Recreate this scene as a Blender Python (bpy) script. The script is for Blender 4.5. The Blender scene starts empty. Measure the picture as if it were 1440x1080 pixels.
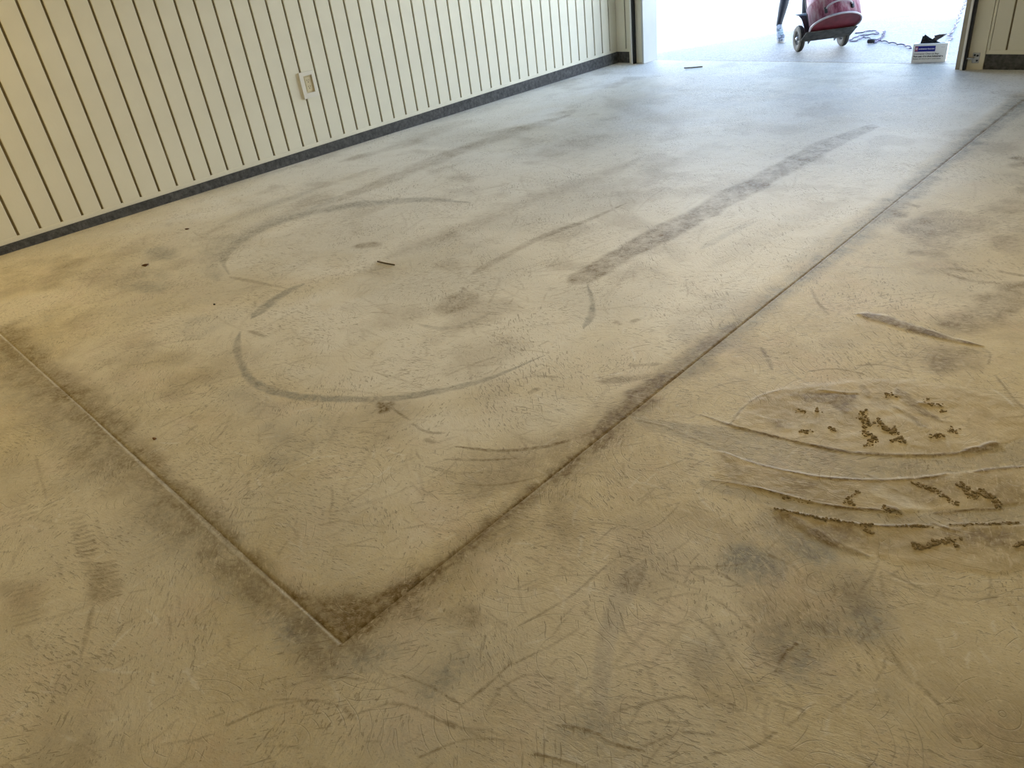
import bpy, bmesh, math, random
import numpy as np
from mathutils import Matrix, Vector
random.seed(7); rng = np.random.default_rng(7)
SC = bpy.context.scene
COL = SC.collection
PI = math.pi

# ------------------------------------------------------------------ camera
FPX = 1052.696
YAW, PIT, ROL = 0.8357052, -0.5436900, -0.1387732
CAM = Vector((6.31645, -1.13913, 1.50478))
RM = (Matrix.Rotation(YAW, 3, 'Z') @ Matrix.Rotation(PI/2+PIT, 3, 'X') @ Matrix.Rotation(ROL, 3, 'Z'))
cd = bpy.data.cameras.new('camera'); cam = bpy.data.objects.new('camera', cd); COL.objects.link(cam)
cd.sensor_width = 36; cd.lens = FPX/1440*36; cd.clip_start = .02; cd.clip_end = 200
cam.matrix_world = Matrix.Translation(CAM) @ RM.to_4x4()
SC.camera = cam

# ------------------------------------------------------------------ light
W = bpy.data.worlds.new('sky'); SC.world = W; W.use_nodes = True
nt = W.node_tree; bg = nt.nodes['Background']
# hazy daylight: bright towards the horizon, bluer and darker overhead
tcw = nt.nodes.new('ShaderNodeTexCoord'); sx = nt.nodes.new('ShaderNodeSeparateXYZ'); nt.links.new(tcw.outputs['Generated'], sx.inputs[0])
rw = nt.nodes.new('ShaderNodeValToRGB'); nt.links.new(sx.outputs['Z'], rw.inputs[0]); nt.links.new(rw.outputs[0], bg.inputs[0])
rw.color_ramp.elements[0].position = 0; rw.color_ramp.elements[0].color = (.90, .96, 1.0, 1); rw.color_ramp.elements[1].position = .9; rw.color_ramp.elements[1].color = (.025, .055, .12, 1)
for ps, c in ((.14, (.85, .93, 1.0, 1)), (.28, (.30, .43, .60, 1)), (.45, (.05, .10, .20, 1))):
    e = rw.color_ramp.elements.new(ps); e.color = c
bg.inputs[1].default_value = 16.5
sd = bpy.data.lights.new('sun', 'SUN'); sd.energy = 3.4; sd.angle = math.radians(3); sd.color = (1, .93, .82)
sun = bpy.data.objects.new('sun', sd); COL.objects.link(sun)
sun.rotation_euler = Vector((.56, 1.0, -.97)).to_track_quat('-Z', 'Y').to_euler()
LAMPS = [((.95, -.7, 2.62), 21, .5), ((5.2, 2.2, 2.62), 21, .9), ((4.6, -3.0, 2.62), 10, .9)]
for k, (p, e, s) in enumerate(LAMPS):
    ad = bpy.data.lights.new('ceiling_lamp', 'AREA'); ad.shape = 'RECTANGLE'; ad.size = s; ad.size_y = .16
    ad.energy = e; ad.color = (1, .71, .25)
    a = bpy.data.objects.new('ceiling_lamp', ad); COL.objects.link(a); a.location = p
pd = bpy.data.lights.new('door_portal', 'AREA'); pd.shape = 'RECTANGLE'; pd.size = 3.6; pd.size_y = 2.5; pd.cycles.is_portal = True   # guides sky sampling, gives off nothing
po = bpy.data.objects.new('door_portal', pd); COL.objects.link(po); po.location = (2.21, 7.30, 1.06); po.rotation_euler = (-PI/2, 0, 0)
SC.view_settings.view_transform = 'Standard'; SC.view_settings.look = 'None'
SC.view_settings.gamma = 1; SC.view_settings.use_curve_mapping = False
SC.view_settings.exposure = 0.0
try:
    SC.cycles.use_denoising = True; SC.cycles.denoising_prefilter = 'NONE'; SC.cycles.max_bounces = 6; SC.cycles.diffuse_bounces = 4
except Exception: pass

# ------------------------------------------------------------------ helpers
def zf(y): return -.06 - .01*y                     # the floor falls gently towards the door
def ray(px, py): return RM @ Vector(((px-720)/FPX, -(py-540)/FPX, -1))
def at(px, py, up=0.):                              # point of the floor seen at a place of the photograph
    d = ray(px, py); t = (-.06+up-.01*CAM.y-CAM.z)/(d.z+.01*d.y)
    return CAM + d*t
def proj(P):
    v = RM.transposed() @ (Vector(P)-CAM); return (720-FPX*v.x/v.z, 540+FPX*v.y/v.z)

def mat(name, col, rough=.7, metal=0., var=.0, scale=8., bump=0., bscale=60., spec=.3, col2=None, thr=None):
    m = bpy.data.materials.new(name); m.use_nodes = True; n = m.node_tree; b = n.nodes['Principled BSDF']
    b.inputs['Roughness'].default_value = rough; b.inputs['Metallic'].default_value = metal
    b.inputs['Specular IOR Level'].default_value = spec
    tc = n.nodes.new('ShaderNodeTexCoord')
    nz = n.nodes.new('ShaderNodeTexNoise'); nz.inputs['Scale'].default_value = scale; nz.inputs['Detail'].default_value = 6
    n.links.new(tc.outputs['Object'], nz.inputs['Vector'])
    rp = n.nodes.new('ShaderNodeValToRGB'); n.links.new(nz.outputs['Fac'], rp.inputs['Fac'])
    c2 = col2 or tuple(c*(1-var) for c in col)
    lo, hi = thr or (.3, .7)
    rp.color_ramp.elements[0].position = lo; rp.color_ramp.elements[1].position = hi
    rp.color_ramp.elements[0].color = (*c2, 1); rp.color_ramp.elements[1].color = (*col, 1)
    n.links.new(rp.outputs[0], b.inputs['Base Color'])
    if bump:
        n2 = n.nodes.new('ShaderNodeTexNoise'); n2.inputs['Scale'].default_value = bscale; n2.inputs['Detail'].default_value = 5
        n.links.new(tc.outputs['Object'], n2.inputs['Vector'])
        bp = n.nodes.new('ShaderNodeBump'); bp.inputs['Strength'].default_value = 1; bp.inputs['Distance'].default_value = bump
        n.links.new(n2.outputs['Fac'], bp.inputs['Height']); n.links.new(bp.outputs[0], b.inputs['Normal'])
    return m

def link(name, me, m=None, parent=None, smooth=False):
    o = bpy.data.objects.new(name, me); COL.objects.link(o)
    if m: me.materials.append(m)
    if parent: o.parent = parent
    if smooth:
        me.polygons.foreach_set('use_smooth', [True]*len(me.polygons))
    return o
def obj(name, bm, m=None, parent=None, smooth=False):
    me = bpy.data.meshes.new(name); bm.normal_update(); bm.to_mesh(me); bm.free()
    return link(name, me, m, parent, smooth)
def tag(o, label=None, cat=None, group=None, kind=None):
    for k, v in (('label', label), ('category', cat), ('group', group), ('kind', kind)):
        if v: o[k] = v
    return o
def empty(name, loc=(0, 0, 0), rz=0):
    o = bpy.data.objects.new(name, None); COL.objects.link(o); o.location = loc; o.rotation_euler.z = rz; o.empty_display_size = .1
    return o
def box(bm, x0, x1, y0, y1, z0, z1, bev=0, M=None):
    r = bmesh.ops.create_cube(bm, size=1)
    vs = r['verts']
    for v in vs:
        v.co = Vector((x0+(v.co.x+.5)*(x1-x0), y0+(v.co.y+.5)*(y1-y0), z0+(v.co.z+.5)*(z1-z0)))
    if bev:
        es = {e for v in vs for e in v.link_edges}
        r = bmesh.ops.bevel(bm, geom=list(es), offset=bev, segments=2, affect='EDGES', profile=.5)
        vs = list({v for f in r['faces'] for v in f.verts} | set(v for v in vs if v.is_valid))
    if M:
        bmesh.ops.transform(bm, matrix=M, verts=[v for v in vs if v.is_valid])
    return bm
def bx(*a, bev=0, M=None): return box(bmesh.new(), *a, bev=bev, M=M)
def tube(bm, pts, r, seg=10, closed=False, caps=True):
    pts = [Vector(p) for p in pts]; n = len(pts); rings = []
    T = []
    for i in range(n):
        a = pts[i-1] if (i > 0 or closed) else pts[i]; b = pts[(i+1) % n] if (i < n-1 or closed) else pts[i]
        T.append((b-a).normalized())
    N = T[0].orthogonal().normalized()
    for i in range(n):
        N = (N-T[i]*N.dot(T[i])); N = N.normalized() if N.length > 1e-6 else T[i].orthogonal().normalized()
        B = T[i].cross(N); rr = r[i] if isinstance(r, (list, tuple)) else r
        rings.append([bm.verts.new(pts[i]+(N*math.cos(2*PI*k/seg)+B*math.sin(2*PI*k/seg))*rr) for k in range(seg)])
    for i in range(n if closed else n-1):
        A, C = rings[i], rings[(i+1) % n]
        for k in range(seg): bm.faces.new((A[k], A[(k+1) % seg], C[(k+1) % seg], C[k]))
    if caps and not closed:
        bm.faces.new(rings[0][::-1]); bm.faces.new(rings[-1])
    return bm
def lathe(bm, prof, seg=48, M=None, close=False):
    rings = []
    for (r, z) in prof:
        rings.append([bm.verts.new((r*math.cos(2*PI*k/seg), r*math.sin(2*PI*k/seg), z)) for k in range(seg)] if r > 1e-5 else [bm.verts.new((0, 0, z))])
    P = list(zip(rings, rings[1:])) + ([(rings[-1], rings[0])] if close else [])
    for A, C in P:
        for k in range(seg):
            k2 = (k+1) % seg
            if len(A) == 1 and len(C) == 1: continue
            if len(A) == 1: bm.faces.new((A[0], C[k2], C[k]))
            elif len(C) == 1: bm.faces.new((A[k], A[k2], C[0]))
            else: bm.faces.new((A[k], A[k2], C[k2], C[k]))
    if M: bmesh.ops.transform(bm, matrix=M, verts=[v for R in rings for v in R])
    return bm
def spline(pts, n=8):
    P = [Vector(p) for p in pts]; out = []
    if len(P) < 3: return [P[0].lerp(P[-1], t/n) for t in range(n+1)]
    Q = [P[0]*2-P[1]] + P + [P[-1]*2-P[-2]]
    for i in range(1, len(Q)-2):
        a, b, c, d = Q[i-1:i+3]
        for k in range(n):
            t = k/n
            out.append(.5*((2*b)+(c-a)*t+(2*a-5*b+4*c-d)*t*t+(3*b-a-3*c+d)*t**3))
    out.append(P[-1]); return out

# ------------------------------------------------------------------ materials
PAINT = mat('cream_paint', (.80, .765, .62), .55, var=.07, scale=3, bump=.0006, bscale=40, spec=.25)
JPOST = mat('pale_vinyl', (.52, .53, .51), .5, var=.05)
STOP = mat('shaded_stop_brown', (.36, .31, .22), .6, var=.1)  # shade of the right jamb put into a darker brown
GROOVE = mat('groove_shade_brown', (.24, .19, .10), .8, var=.3, scale=9)  # plank paint darkened: the shade inside the grooves is in this colour
CURB = mat('sooty_concrete', (.13, .13, .125), .9, scale=34, bump=.006, bscale=50, col2=(.05, .05, .05), thr=(.3, .75))
CEIL = mat('ceiling_board', (.84, .81, .74), .9, var=.06)
TRACKW = mat('pale_metal', (.85, .84, .80), .45, metal=.0, var=.1)
TRACKD = mat('dark_metal', (.03, .032, .035), .5, metal=.3, var=.3)
ZINC = mat('zinc', (.62, .62, .6), .35, metal=.8, var=.4, scale=60)
BLACK = mat('black_steel', (.035, .036, .037), .45, metal=.3, var=.4, scale=14)
PLATE = mat('scuffed_steel', (.11, .105, .095), .6, metal=.4, scale=18, col2=(.035, .035, .03))
TYRE = mat('dusty_tyre', (.23, .21, .175), .85, var=.35, scale=22, bump=.001, bscale=90)
TREAD = mat('black_rubber', (.035, .033, .03), .8, var=.4, scale=30)

# ------------------------------------------------------------------ floor: the marks are traced where they lie
def graded(a, b, h0, h1):          # spacing h0 at a -> h1 at b
    out = [a]; L = abs(b-a); s = 1 if b > a else -1; x = 0
    while x < L:
        x += h0+(h1-h0)*(x/L); out.append(a+s*min(x, L))
    return out
XJ, YJ, YD, YJ2 = 4.927, -.612, 7.15, 7.392
gx = sorted(set([round(v, 5) for v in graded(4.3, 0, .0052, .020)+list(np.arange(4.3, 6.55, .0052))+graded(6.55, 9.2, .02, .35)]+[XJ]))
gy = sorted(set([round(v, 5) for v in graded(-1.4, -4.8, .03, .4)+list(np.arange(-1.4, 1.5, .0052))+graded(1.5, YJ2, .0052, .022)]+[YJ]))
gx = np.array(gx); gy = np.array(gy)
def dedupe(a, keep):
    out = [a[0]]
    for v in a[1:]:
        if v-out[-1] < .0022:
            if abs(v-keep) < 1e-6: out[-1] = v
            continue
        out.append(v)
    return np.array(out)
gx = dedupe(gx, XJ); gy = dedupe(gy, YJ)
U, V = np.meshgrid(gx, gy, indexing='ij')
X = U-.0152*(V-YJ)*np.clip(U/XJ, 0, 1)*np.clip((V+4.8)/3, 0, 1)
Y = V+(.0082*(XJ-U)-.0)*np.exp(-((V-YJ)/.9)**2)*np.clip((V+4.8)/2, 0, 1)
NX, NY = X.shape
D = np.zeros_like(X); G = np.zeros_like(X); L = np.zeros_like(X); H = np.zeros_like(X); C = np.zeros_like(X)
LAY = {'D': D, 'G': G, 'L': L, 'H': H, 'C': C}

def vnoise(x, y, s, seed):
    r = np.random.default_rng(seed); T = r.random((256, 256))
    u = x/s+37.2; v = y/s+91.7; i = np.floor(u).astype(int); j = np.floor(v).astype(int); fu = u-i; fv = v-j
    fu = fu*fu*(3-2*fu); fv = fv*fv*(3-2*fv); i &= 255; j &= 255; i1 = (i+1) & 255; j1 = (j+1) & 255
    return (T[i, j]*(1-fu)+T[i1, j]*fu)*(1-fv)+(T[i, j1]*(1-fu)+T[i1, j1]*fu)*fv
def fbm(x, y, s, seed, o=4):
    a = 0; w = .5; t = 0
    for k in range(o): a = a+w*vnoise(x, y, s/2**k, seed+k); t += w; w *= .5
    return a/t
def win(x0, x1, y0, y1, pad):
    i0, i1 = np.searchsorted(gx, [x0-pad-.02, x1+pad+.14]); j0, j1 = np.searchsorted(gy, [y0-pad-.05, y1+pad+.05])
    return slice(max(i0-1, 0), min(i1+1, NX)), slice(max(j0-1, 0), min(j1+1, NY))
def segdist(pts, wid, pad):
    """distance to a polyline over its own width, with position along it"""
    P = np.array(pts)[:, :2]
    sl = win(P[:, 0].min(), P[:, 0].max(), P[:, 1].min(), P[:, 1].max(), pad)
    x, y = X[sl], Y[sl]; best = np.full(x.shape, 1e9); S = np.zeros(x.shape); n = len(P)-1
    for i in range(n):
        a, b = P[i], P[i+1]; mxw = max(wid[i], wid[i+1])
        # restrict to a sub window
        s2 = win(min(a[0], b[0]), max(a[0], b[0]), min(a[1], b[1]), max(a[1], b[1]), mxw*2.2+.02)
        i0 = max(s2[0].start-sl[0].start, 0); i1 = min(s2[0].stop-sl[0].start, x.shape[0]); j0 = max(s2[1].start-sl[1].start, 0); j1 = min(s2[1].stop-sl[1].start, x.shape[1])
        if i1 <= i0 or j1 <= j0: continue
        xs, ys = x[i0:i1, j0:j1], y[i0:i1, j0:j1]
        d = b-a; LL = max(d@d, 1e-12)
        t = np.clip(((xs-a[0])*d[0]+(ys-a[1])*d[1])/LL, 0, 1)
        w = np.maximum(wid[i]*(1-t)+wid[i+1]*t, 1e-4)
        q = np.hypot(xs-a[0]-d[0]*t, ys-a[1]-d[1]*t)/w
        bb = best[i0:i1, j0:j1]; m = q < bb
        bb[m] = q[m]; S[i0:i1, j0:j1][m] = ((i+t)/n)[m]
    return sl, best, S
def stroke(lay, amt, wpx, pts, rag=.5, taper=1, soft=.5, mode='max', seed=None, grain=.4):
    """a mark along a line; wpx its full width"""
    sp = spline([(p[0], p[1], 0) for p in pts], 8)
    ww = wpx if isinstance(wpx, (list, tuple)) else [wpx]*len(pts)
    world = []; wid = []
    for i, p in enumerate(sp):
        a = sp[max(i-1, 0)]; b = sp[min(i+1, len(sp)-1)]; t = (b-a); t.normalize(); nn = Vector((-t.y, t.x, 0))
        u = i/(len(sp)-1)*(len(ww)-1); k = min(int(u), len(ww)-2) if len(ww) > 1 else 0
        w = ww[k]+(ww[min(k+1, len(ww)-1)]-ww[k])*(u-k)
        A = at(p.x+nn.x*w/2, p.y+nn.y*w/2); B = at(p.x-nn.x*w/2, p.y-nn.y*w/2); Q = at(p.x, p.y)
        e = min(i, len(sp)-1-i)/(len(sp)-1); tp = min(1, .25+e*6) if taper else 1
        world.append((Q.x, Q.y)); wid.append(max((A-B).length/2*tp, .0035))
    draw(lay, amt, world, wid, rag, soft, mode, seed, grain)
def draw(lay, amt, world, wid, rag=.5, soft=.5, mode='max', seed=None, grain=.4):
    sl, q, S = segdist(world, wid, max(wid)*2.2+.01)
    if q.size == 0: return
    x, y = X[sl], Y[sl]; seed = seed or rng.integers(1, 9999)
    if rag: q = q+(fbm(x, y, max(np.mean(wid)*1.6, .02), seed, 3)-.5)*rag*1.6
    v = np.clip((1+soft-q)/(2*soft+1e-6), 0, 1); v = v*v*(3-2*v)*amt
    if grain and lay != 'H': v = v*(1-grain*np.clip(fbm(x, y, .05, seed+11, 3)*2.4-.7, 0, 1))
    A = LAY[lay]
    if mode == 'max': A[sl] = np.maximum(A[sl], v)
    elif mode == 'add': A[sl] = A[sl]+v
    elif mode == 'cut': A[sl] = A[sl]*(1-v)
def poly(lay, amt, pts, feather=.03, rag=.03, mode='max', grain=.4, gs=.06, smooth=True):
    P0 = [(p[0], p[1], 0) for p in pts]
    if smooth: P0 = [tuple(p) for p in spline(P0+[P0[0]], 4)][:-1]
    P = np.array([tuple(at(p[0], p[1]))[:2] for p in P0])
    sl = win(P[:, 0].min(), P[:, 0].max(), P[:, 1].min(), P[:, 1].max(), feather*2+rag)
    x, y = X[sl], Y[sl]; ins = np.zeros(x.shape, bool); dd = np.full(x.shape, 1e9); n = len(P)
    for i in range(n):
        a, b = P[i], P[(i+1) % n]
        c = ((a[1] > y) != (b[1] > y)) & (x < (b[0]-a[0])*(y-a[1])/(b[1]-a[1]+1e-12)+a[0]); ins ^= c
        d = b-a; t = np.clip(((x-a[0])*d[0]+(y-a[1])*d[1])/max(d@d, 1e-12), 0, 1)
        dd = np.minimum(dd, np.hypot(x-a[0]-d[0]*t, y-a[1]-d[1]*t))
    s = np.where(ins, dd, -dd); seed = int(rng.integers(1, 9999))
    if rag: s = s+(fbm(x, y, max(rag*2.5, .03), seed, 3)-.5)*2*rag
    v = np.clip((s+feather)/(2*feather), 0, 1); v = v*v*(3-2*v)*amt
    if grain and lay != 'H': v = v*(1-grain*np.clip(fbm(x, y, gs, seed+5, 4)*2.6-.8, 0, 1))
    A = LAY[lay]
    if mode == 'max': A[sl] = np.maximum(A[sl], v)
    elif mode == 'add': A[sl] = A[sl]+v
    elif mode == 'cut': A[sl] = A[sl]*(1-v)
    elif mode == 'mix': A[sl] = A[sl]*(1-v/amt)+v

# -- long dust lanes running to the door
stroke('D', .62, [20, 19, 17, 15, 13, 11, 5], [(822, 390), (870, 361), (960, 313), (1040, 270), (1110, 232), (1170, 201), (1226, 178)], .35, 0, .25, grain=.5)
stroke('D', .34, [9, 9, 9, 8, 6], [(478, 281), (535, 257), (620, 222), (720, 186), (800, 162)], .5)
stroke('D', .2, [5, 6, 8, 6], [(478, 228), (560, 205), (620, 182), (662, 169)], .5)
stroke('D', .2, 4, [(478, 254), (505, 245), (530, 237)], .5)
stroke('D', .26, [16, 14, 12, 10, 6], [(545, 362), (640, 326), (750, 280), (840, 248), (900, 222)], .6, soft=.9)
stroke('D', .34, [5, 6, 5, 3, 2], [(662, 386), (690, 371), (760, 334), (830, 308), (880, 286)], .6)
stroke('D', .16, [14, 10, 8], [(840, 275), (940, 235), (1010, 200)], .7, soft=1)
stroke('D', .22, [5, 6, 10, 10, 8], [(850, 136), (880, 152), (935, 168), (947, 182), (930, 200)], .6, soft=.8)
stroke('D', .15, 4, [(955, 127), (1000, 126), (1040, 129)], .5)
stroke('D', .15, 3, [(1100, 108), (1140, 112), (1180, 117)], .5)
stroke('D', .2, [3, 2], [(600, 224), (615, 221)], .3)
stroke('G', .35, [6, 5, 4], [(985, 350), (1030, 325), (1060, 312)], .5)
stroke('D', .3, 3, [(600, 225), (612, 222)], .3)
stroke('D', .15, [10, 14, 12], [(1000, 375), (1080, 330), (1190, 280)], .8, soft=1)
# -- grey ring marks of the grinder
stroke('G', .62, [4, 6, 7, 8, 8, 7, 7, 6, 5], [(660, 285), (600, 281), (540, 284), (480, 291), (420, 303), (362, 324), (326, 348), (314, 368), (322, 386)], .4, soft=.6)
stroke('G', .35, [16, 22, 20], [(330, 330), (298, 362), (306, 395)], .6, soft=.9)
stroke('D', .35, [3, 3, 2], [(322, 389), (362, 397), (402, 405)], .4)
stroke('G', .85, [4, 6, 8, 6], [(428, 399), (402, 411), (375, 430), (354, 448)], .3, soft=.4)
stroke('G', .78, [4, 9, 10, 9, 8, 8, 7, 8, 6, 4], [(338, 466), (333, 485), (338, 510), (360, 540), (410, 556), (470, 561), (540, 561), (600, 553), (680, 535), (765, 500)], .35, soft=.5)
stroke('G', .75, [3, 6, 9, 4], [(826, 400), (833, 425), (831, 444), (820, 462)], .3, soft=.5)
stroke('G', .4, [2, 4, 4, 3], [(585, 455), (620, 462), (655, 456), (690, 440)], .4, soft=.7)
stroke('G', .35, [5, 8, 6], [(200, 285), (290, 268), (400, 238)], .8, soft=1)
stroke('G', .42, [6, 9, 8, 6], [(320, 345), (380, 312), (440, 292), (480, 275)], .7, soft=.9)
stroke('G', .3, [5, 6, 4], [(310, 315), (390, 285), (455, 262)], .7, soft=.9)
stroke('D', .33, [10, 14, 8], [(66, 408), (85, 386), (114, 364)], .6, soft=.7)
for pts, a in (([(150, 400), (200, 378), (235, 395), (215, 412)], .4), ([(195, 350), (240, 345), (245, 365), (205, 368)], .4), ([(60, 445), (75, 442), (73, 455)], .4),
               ([(245, 460), (330, 435), (340, 448), (280, 475)], .35), ([(370, 600), (440, 580), (480, 600), (440, 645), (380, 660)], .38), ([(310, 550), (360, 545), (400, 575), (350, 590)], .3),
               ([(700, 560), (800, 590), (700, 600)], .12), ([(835, 485), (870, 480), (860, 500)], .4),
               ([(1015, 790), (1040, 765), (1095, 765), (1090, 790), (1045, 805)], .75), ([(1085, 740), (1150, 770), (1215, 800), (1230, 860), (1200, 880), (1180, 810), (1120, 780)], .6),
               ([(1090, 905), (1180, 830), (1225, 850), (1200, 930), (1140, 960), (1085, 985), (1080, 940)], .7), ([(790, 1030), (900, 1040), (905, 1080), (780, 1080)], .5),
               ([(590, 935), (640, 900), (690, 910), (650, 975), (590, 990)], .6), ([(400, 880), (450, 870), (490, 935), (420, 945)], .65), ([(975, 900), (1010, 890), (1020, 960), (970, 960)], .4),
               ([(480, 1040), (560, 1020), (600, 1060), (520, 1080)], .2), ([(1230, 960), (1260, 955), (1260, 1000), (1235, 1000)], .4),
               ([(0, 500), (60, 560), (60, 600), (0, 560)], .3), ([(1120, 340), (1200, 310), (1220, 330), (1120, 380)], .2)):
    poly('G', min(1, a*1.35), pts, .06, .08, grain=.8, gs=.12)
# -- soft brown smears
for pts, a in (([(606, 432), (625, 418), (665, 412), (672, 425), (650, 440), (615, 444)], .55), ([(640, 635), (760, 640), (850, 610), (870, 625), (790, 672), (700, 690), (620, 670)], .22),
               ([(800, 600), (900, 545), (960, 505), (1000, 490), (930, 545), (860, 605), (780, 640)], .38), ([(960, 490), (1010, 478), (1000, 520), (960, 530)], .28),
               ([(1360, 300), (1440, 265), (1440, 300), (1360, 330), (1320, 350)], .33), ([(1262, 318), (1310, 295), (1370, 300), (1355, 325), (1300, 345)], .45),
               ([(1278, 350), (1330, 352), (1310, 365)], .5), ([(1400, 330), (1440, 320), (1440, 360), (1400, 350)], .3), ([(1300, 470), (1345, 432), (1440, 398), (1440, 440), (1370, 468), (1330, 476)], .6),
               ([(1300, 488), (1372, 490), (1372, 520), (1340, 528), (1298, 522)], .55), ([(1280, 370), (1340, 365), (1350, 380), (1300, 385)], .25),
               ([(636, 862), (650, 850), (672, 848), (684, 862), (680, 880), (660, 888), (645, 880)], .75), ([(765, 690), (800, 690), (810, 760), (775, 770)], .35),
               ([(0, 640), (50, 630), (60, 700), (0, 720)], .15), ([(70, 960), (140, 930), (130, 1080), (40, 1080)], .2), ([(1330, 1000), (1440, 980), (1440, 1080), (1250, 1080)], .18),
               ([(980, 910), (1060, 960), (1050, 1020), (990, 1000)], .35), ([(1060, 850), (1200, 800), (1180, 900), (1080, 930)], .35)):
    poly('D', a, pts, .04, .06, grain=.6, gs=.08)
for w, a, pts in ((4, .75, [(640, 628), (700, 634), (760, 629), (805, 618), (850, 603)]), (3, .5, [(625, 646), (680, 647), (722, 645)]), (4, .4, [(600, 656), (640, 665), (690, 664)]),
                  (3, .45, [(640, 680), (700, 682), (760, 670), (810, 655)]), (3, .5, [(580, 596), (600, 607), (625, 609)]), (9, .6, [(532, 565), (541, 575), (548, 566)]), (2.5, .45, [(545, 570), (575, 590)]), (5, .5, [(598, 618), (612, 622)]),
                  (3, .6, [(655, 424), (663, 418), (672, 415)]), (3, .45, [(650, 404), (655, 408)]), (3, .4, [(750, 529), (785, 530)]), (5, .45, [(745, 552), (757, 546)]), (9, .55, [(842, 536), (880, 534), (925, 527)]), (4, .5, [(885, 514), (930, 512)]),
                  (9, .4, [(985, 482), (1030, 468)]), (4, .5, [(865, 452), (872, 456)]), (4, .5, [(890, 452), (897, 450)]), (6, .55, [(502, 346), (515, 345), (528, 344)]), (4, .45, [(350, 465), (365, 470), (372, 474)]),
                  (5, .4, [(1292, 320), (1320, 328), (1345, 322)]), (4, .45, [(1290, 385), (1330, 378), (1370, 382)]), (7, .5, [(1250, 295), (1262, 300), (1268, 305)]), (4, .5, [(1274, 287), (1290, 290)]), (6, .5, [(1280, 355), (1320, 357)]),
                  (5, .5, [(1428, 222), (1440, 224)]), (6, .5, [(1425, 232), (1440, 230)]), (3, .5, [(1400, 380), (1440, 388)]), (3, .4, [(1310, 378), (1370, 395), (1440, 400)])):
    stroke('D', a, w, pts, .6, soft=.6)
# -- the two saw joints: dark damp bands beside them
BL = [(0, 468), (60, 522), (120, 576), (180, 633), (240, 690), (300, 746), (360, 800), (420, 851), (478, 905)]
def off(pts, dx, dy): return [(x+dx, y+dy) for x, y in pts]
stroke('D', .62, [30, 26, 34, 38, 34, 36, 30, 26, 24], off(BL, 4, 0), .9, 0, .7, grain=.35)
stroke('D', .5, [44, 44, 46, 50, 48, 44, 40, 44, 60], off(BL, -16, 12), 1.2, 0, 1., grain=.6)
stroke('G', .45, [60, 50, 60, 70, 60, 60, 50, 60, 70], off(BL, -20, 14), 1.2, 0, 1., grain=.6)
poly('D', .85, [(318, 745), (345, 790), (388, 823), (440, 836), (505, 836), (560, 822), (620, 793), (668, 765), (640, 800), (560, 858), (480, 906), (415, 850), (350, 790)], .02, .02, grain=.35)
poly('D', .45, [(300, 730), (340, 775), (385, 812), (440, 826), (505, 826), (560, 810), (640, 765), (720, 700), (700, 760), (560, 870), (480, 910), (380, 830)], .04, .03)
poly('G', .6, [(400, 880), (450, 895), (500, 900), (560, 905), (500, 950), (440, 950)], .05, .06)
BR = [(480, 905), (540, 860), (600, 812), (660, 766), (720, 714), (780, 666), (840, 616), (900, 566), (960, 521), (1020, 474), (1080, 427), (1140, 380), (1230, 309), (1330, 227), (1440, 140)]
stroke('D', .72, [26, 26, 26, 24, 22, 22, 26, 24], off(BR[:8], 4, -2), .8, 0, .8, grain=.35)
stroke('D', .42, [40, 44, 40, 34, 30, 26, 24, 20], off(BR[:8], 12, 4), 1.2, 0, 1., grain=.6)
stroke('D', .8, [14, 22, 24, 14], [(838, 610), (866, 585), (900, 556), (935, 528)], .6, 0, .6, grain=.3)
stroke('D', .5, [18, 14, 10, 8], [(930, 530), (965, 504), (1010, 474), (1040, 452)], .6, 0, .7)
stroke('G', .8, [20, 20, 18, 16, 14, 10, 8], off(BR[8:], 2, -1), .8, 0, .8, grain=.4)
stroke('D', .62, [4, 3.4, 3, 2.6, 2.2, 2, 1.6], BR[8:], .9, 0, .6, grain=.5)
stroke('D', .8, 3.6, BR[:9], .4, 0, .5, grain=.2)
stroke('D', .5, 3, off(BL, 1.5, -1.5), .3, 0, .4, grain=.2)
stroke('D', .6, 2, off(BL, -1.2, 1), .8, 0, .4, 'cut', grain=.5); stroke('G', .6, 2, off(BL, -1.2, 1), .8, 0, .4, 'cut', grain=.5)
stroke('L', .6, 1.8, off(BL, -1.5, 1), .8, 0, .4, grain=.5)
stroke('L', .6, 5, [(205, 655), (225, 674), (245, 692)], .4)
stroke('L', .5, 2.2, off(BR[3:8], 2.5, 2), .8, 0, .4)
# -- the dust spill on the right
SP = [(1028, 596), (1050, 570), (1095, 548), (1170, 538), (1270, 536), (1370, 552), (1460, 590), (1500, 700), (1440, 800), (1300, 795), (1210, 778), (1140, 752), (1080, 712), (1018, 678), (1012, 634), (1060, 615), (1036, 605)]
poly('H', .0022, SP, .02, .015); poly('C', 1, SP, .012, .012, grain=0)
poly('D', .16, SP, .02, .02, grain=.8)
LANE1 = [(884, 584), (960, 596), (1040, 602), (1120, 621), (1200, 635), (1300, 640), (1400, 627), (1460, 612), (1460, 652), (1335, 666), (1235, 674), (1160, 670), (1070, 655), (1012, 634), (940, 612), (900, 600)]
LANE2 = [(985, 674), (1080, 694), (1160, 711), (1250, 719), (1316, 718), (1400, 714), (1460, 708), (1460, 736), (1330, 741), (1225, 739), (1130, 724), (1040, 701), (990, 686)]
poly('D', .58, [(1014, 638), (1060, 658), (1160, 674), (1240, 678), (1180, 712), (1110, 702), (1030, 684)], .02, .02, grain=.55, gs=.1)
poly('D', .42, [(1240, 676), (1440, 662), (1440, 714), (1330, 716), (1240, 716)], .02, .04, grain=.75, gs=.1)
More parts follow.
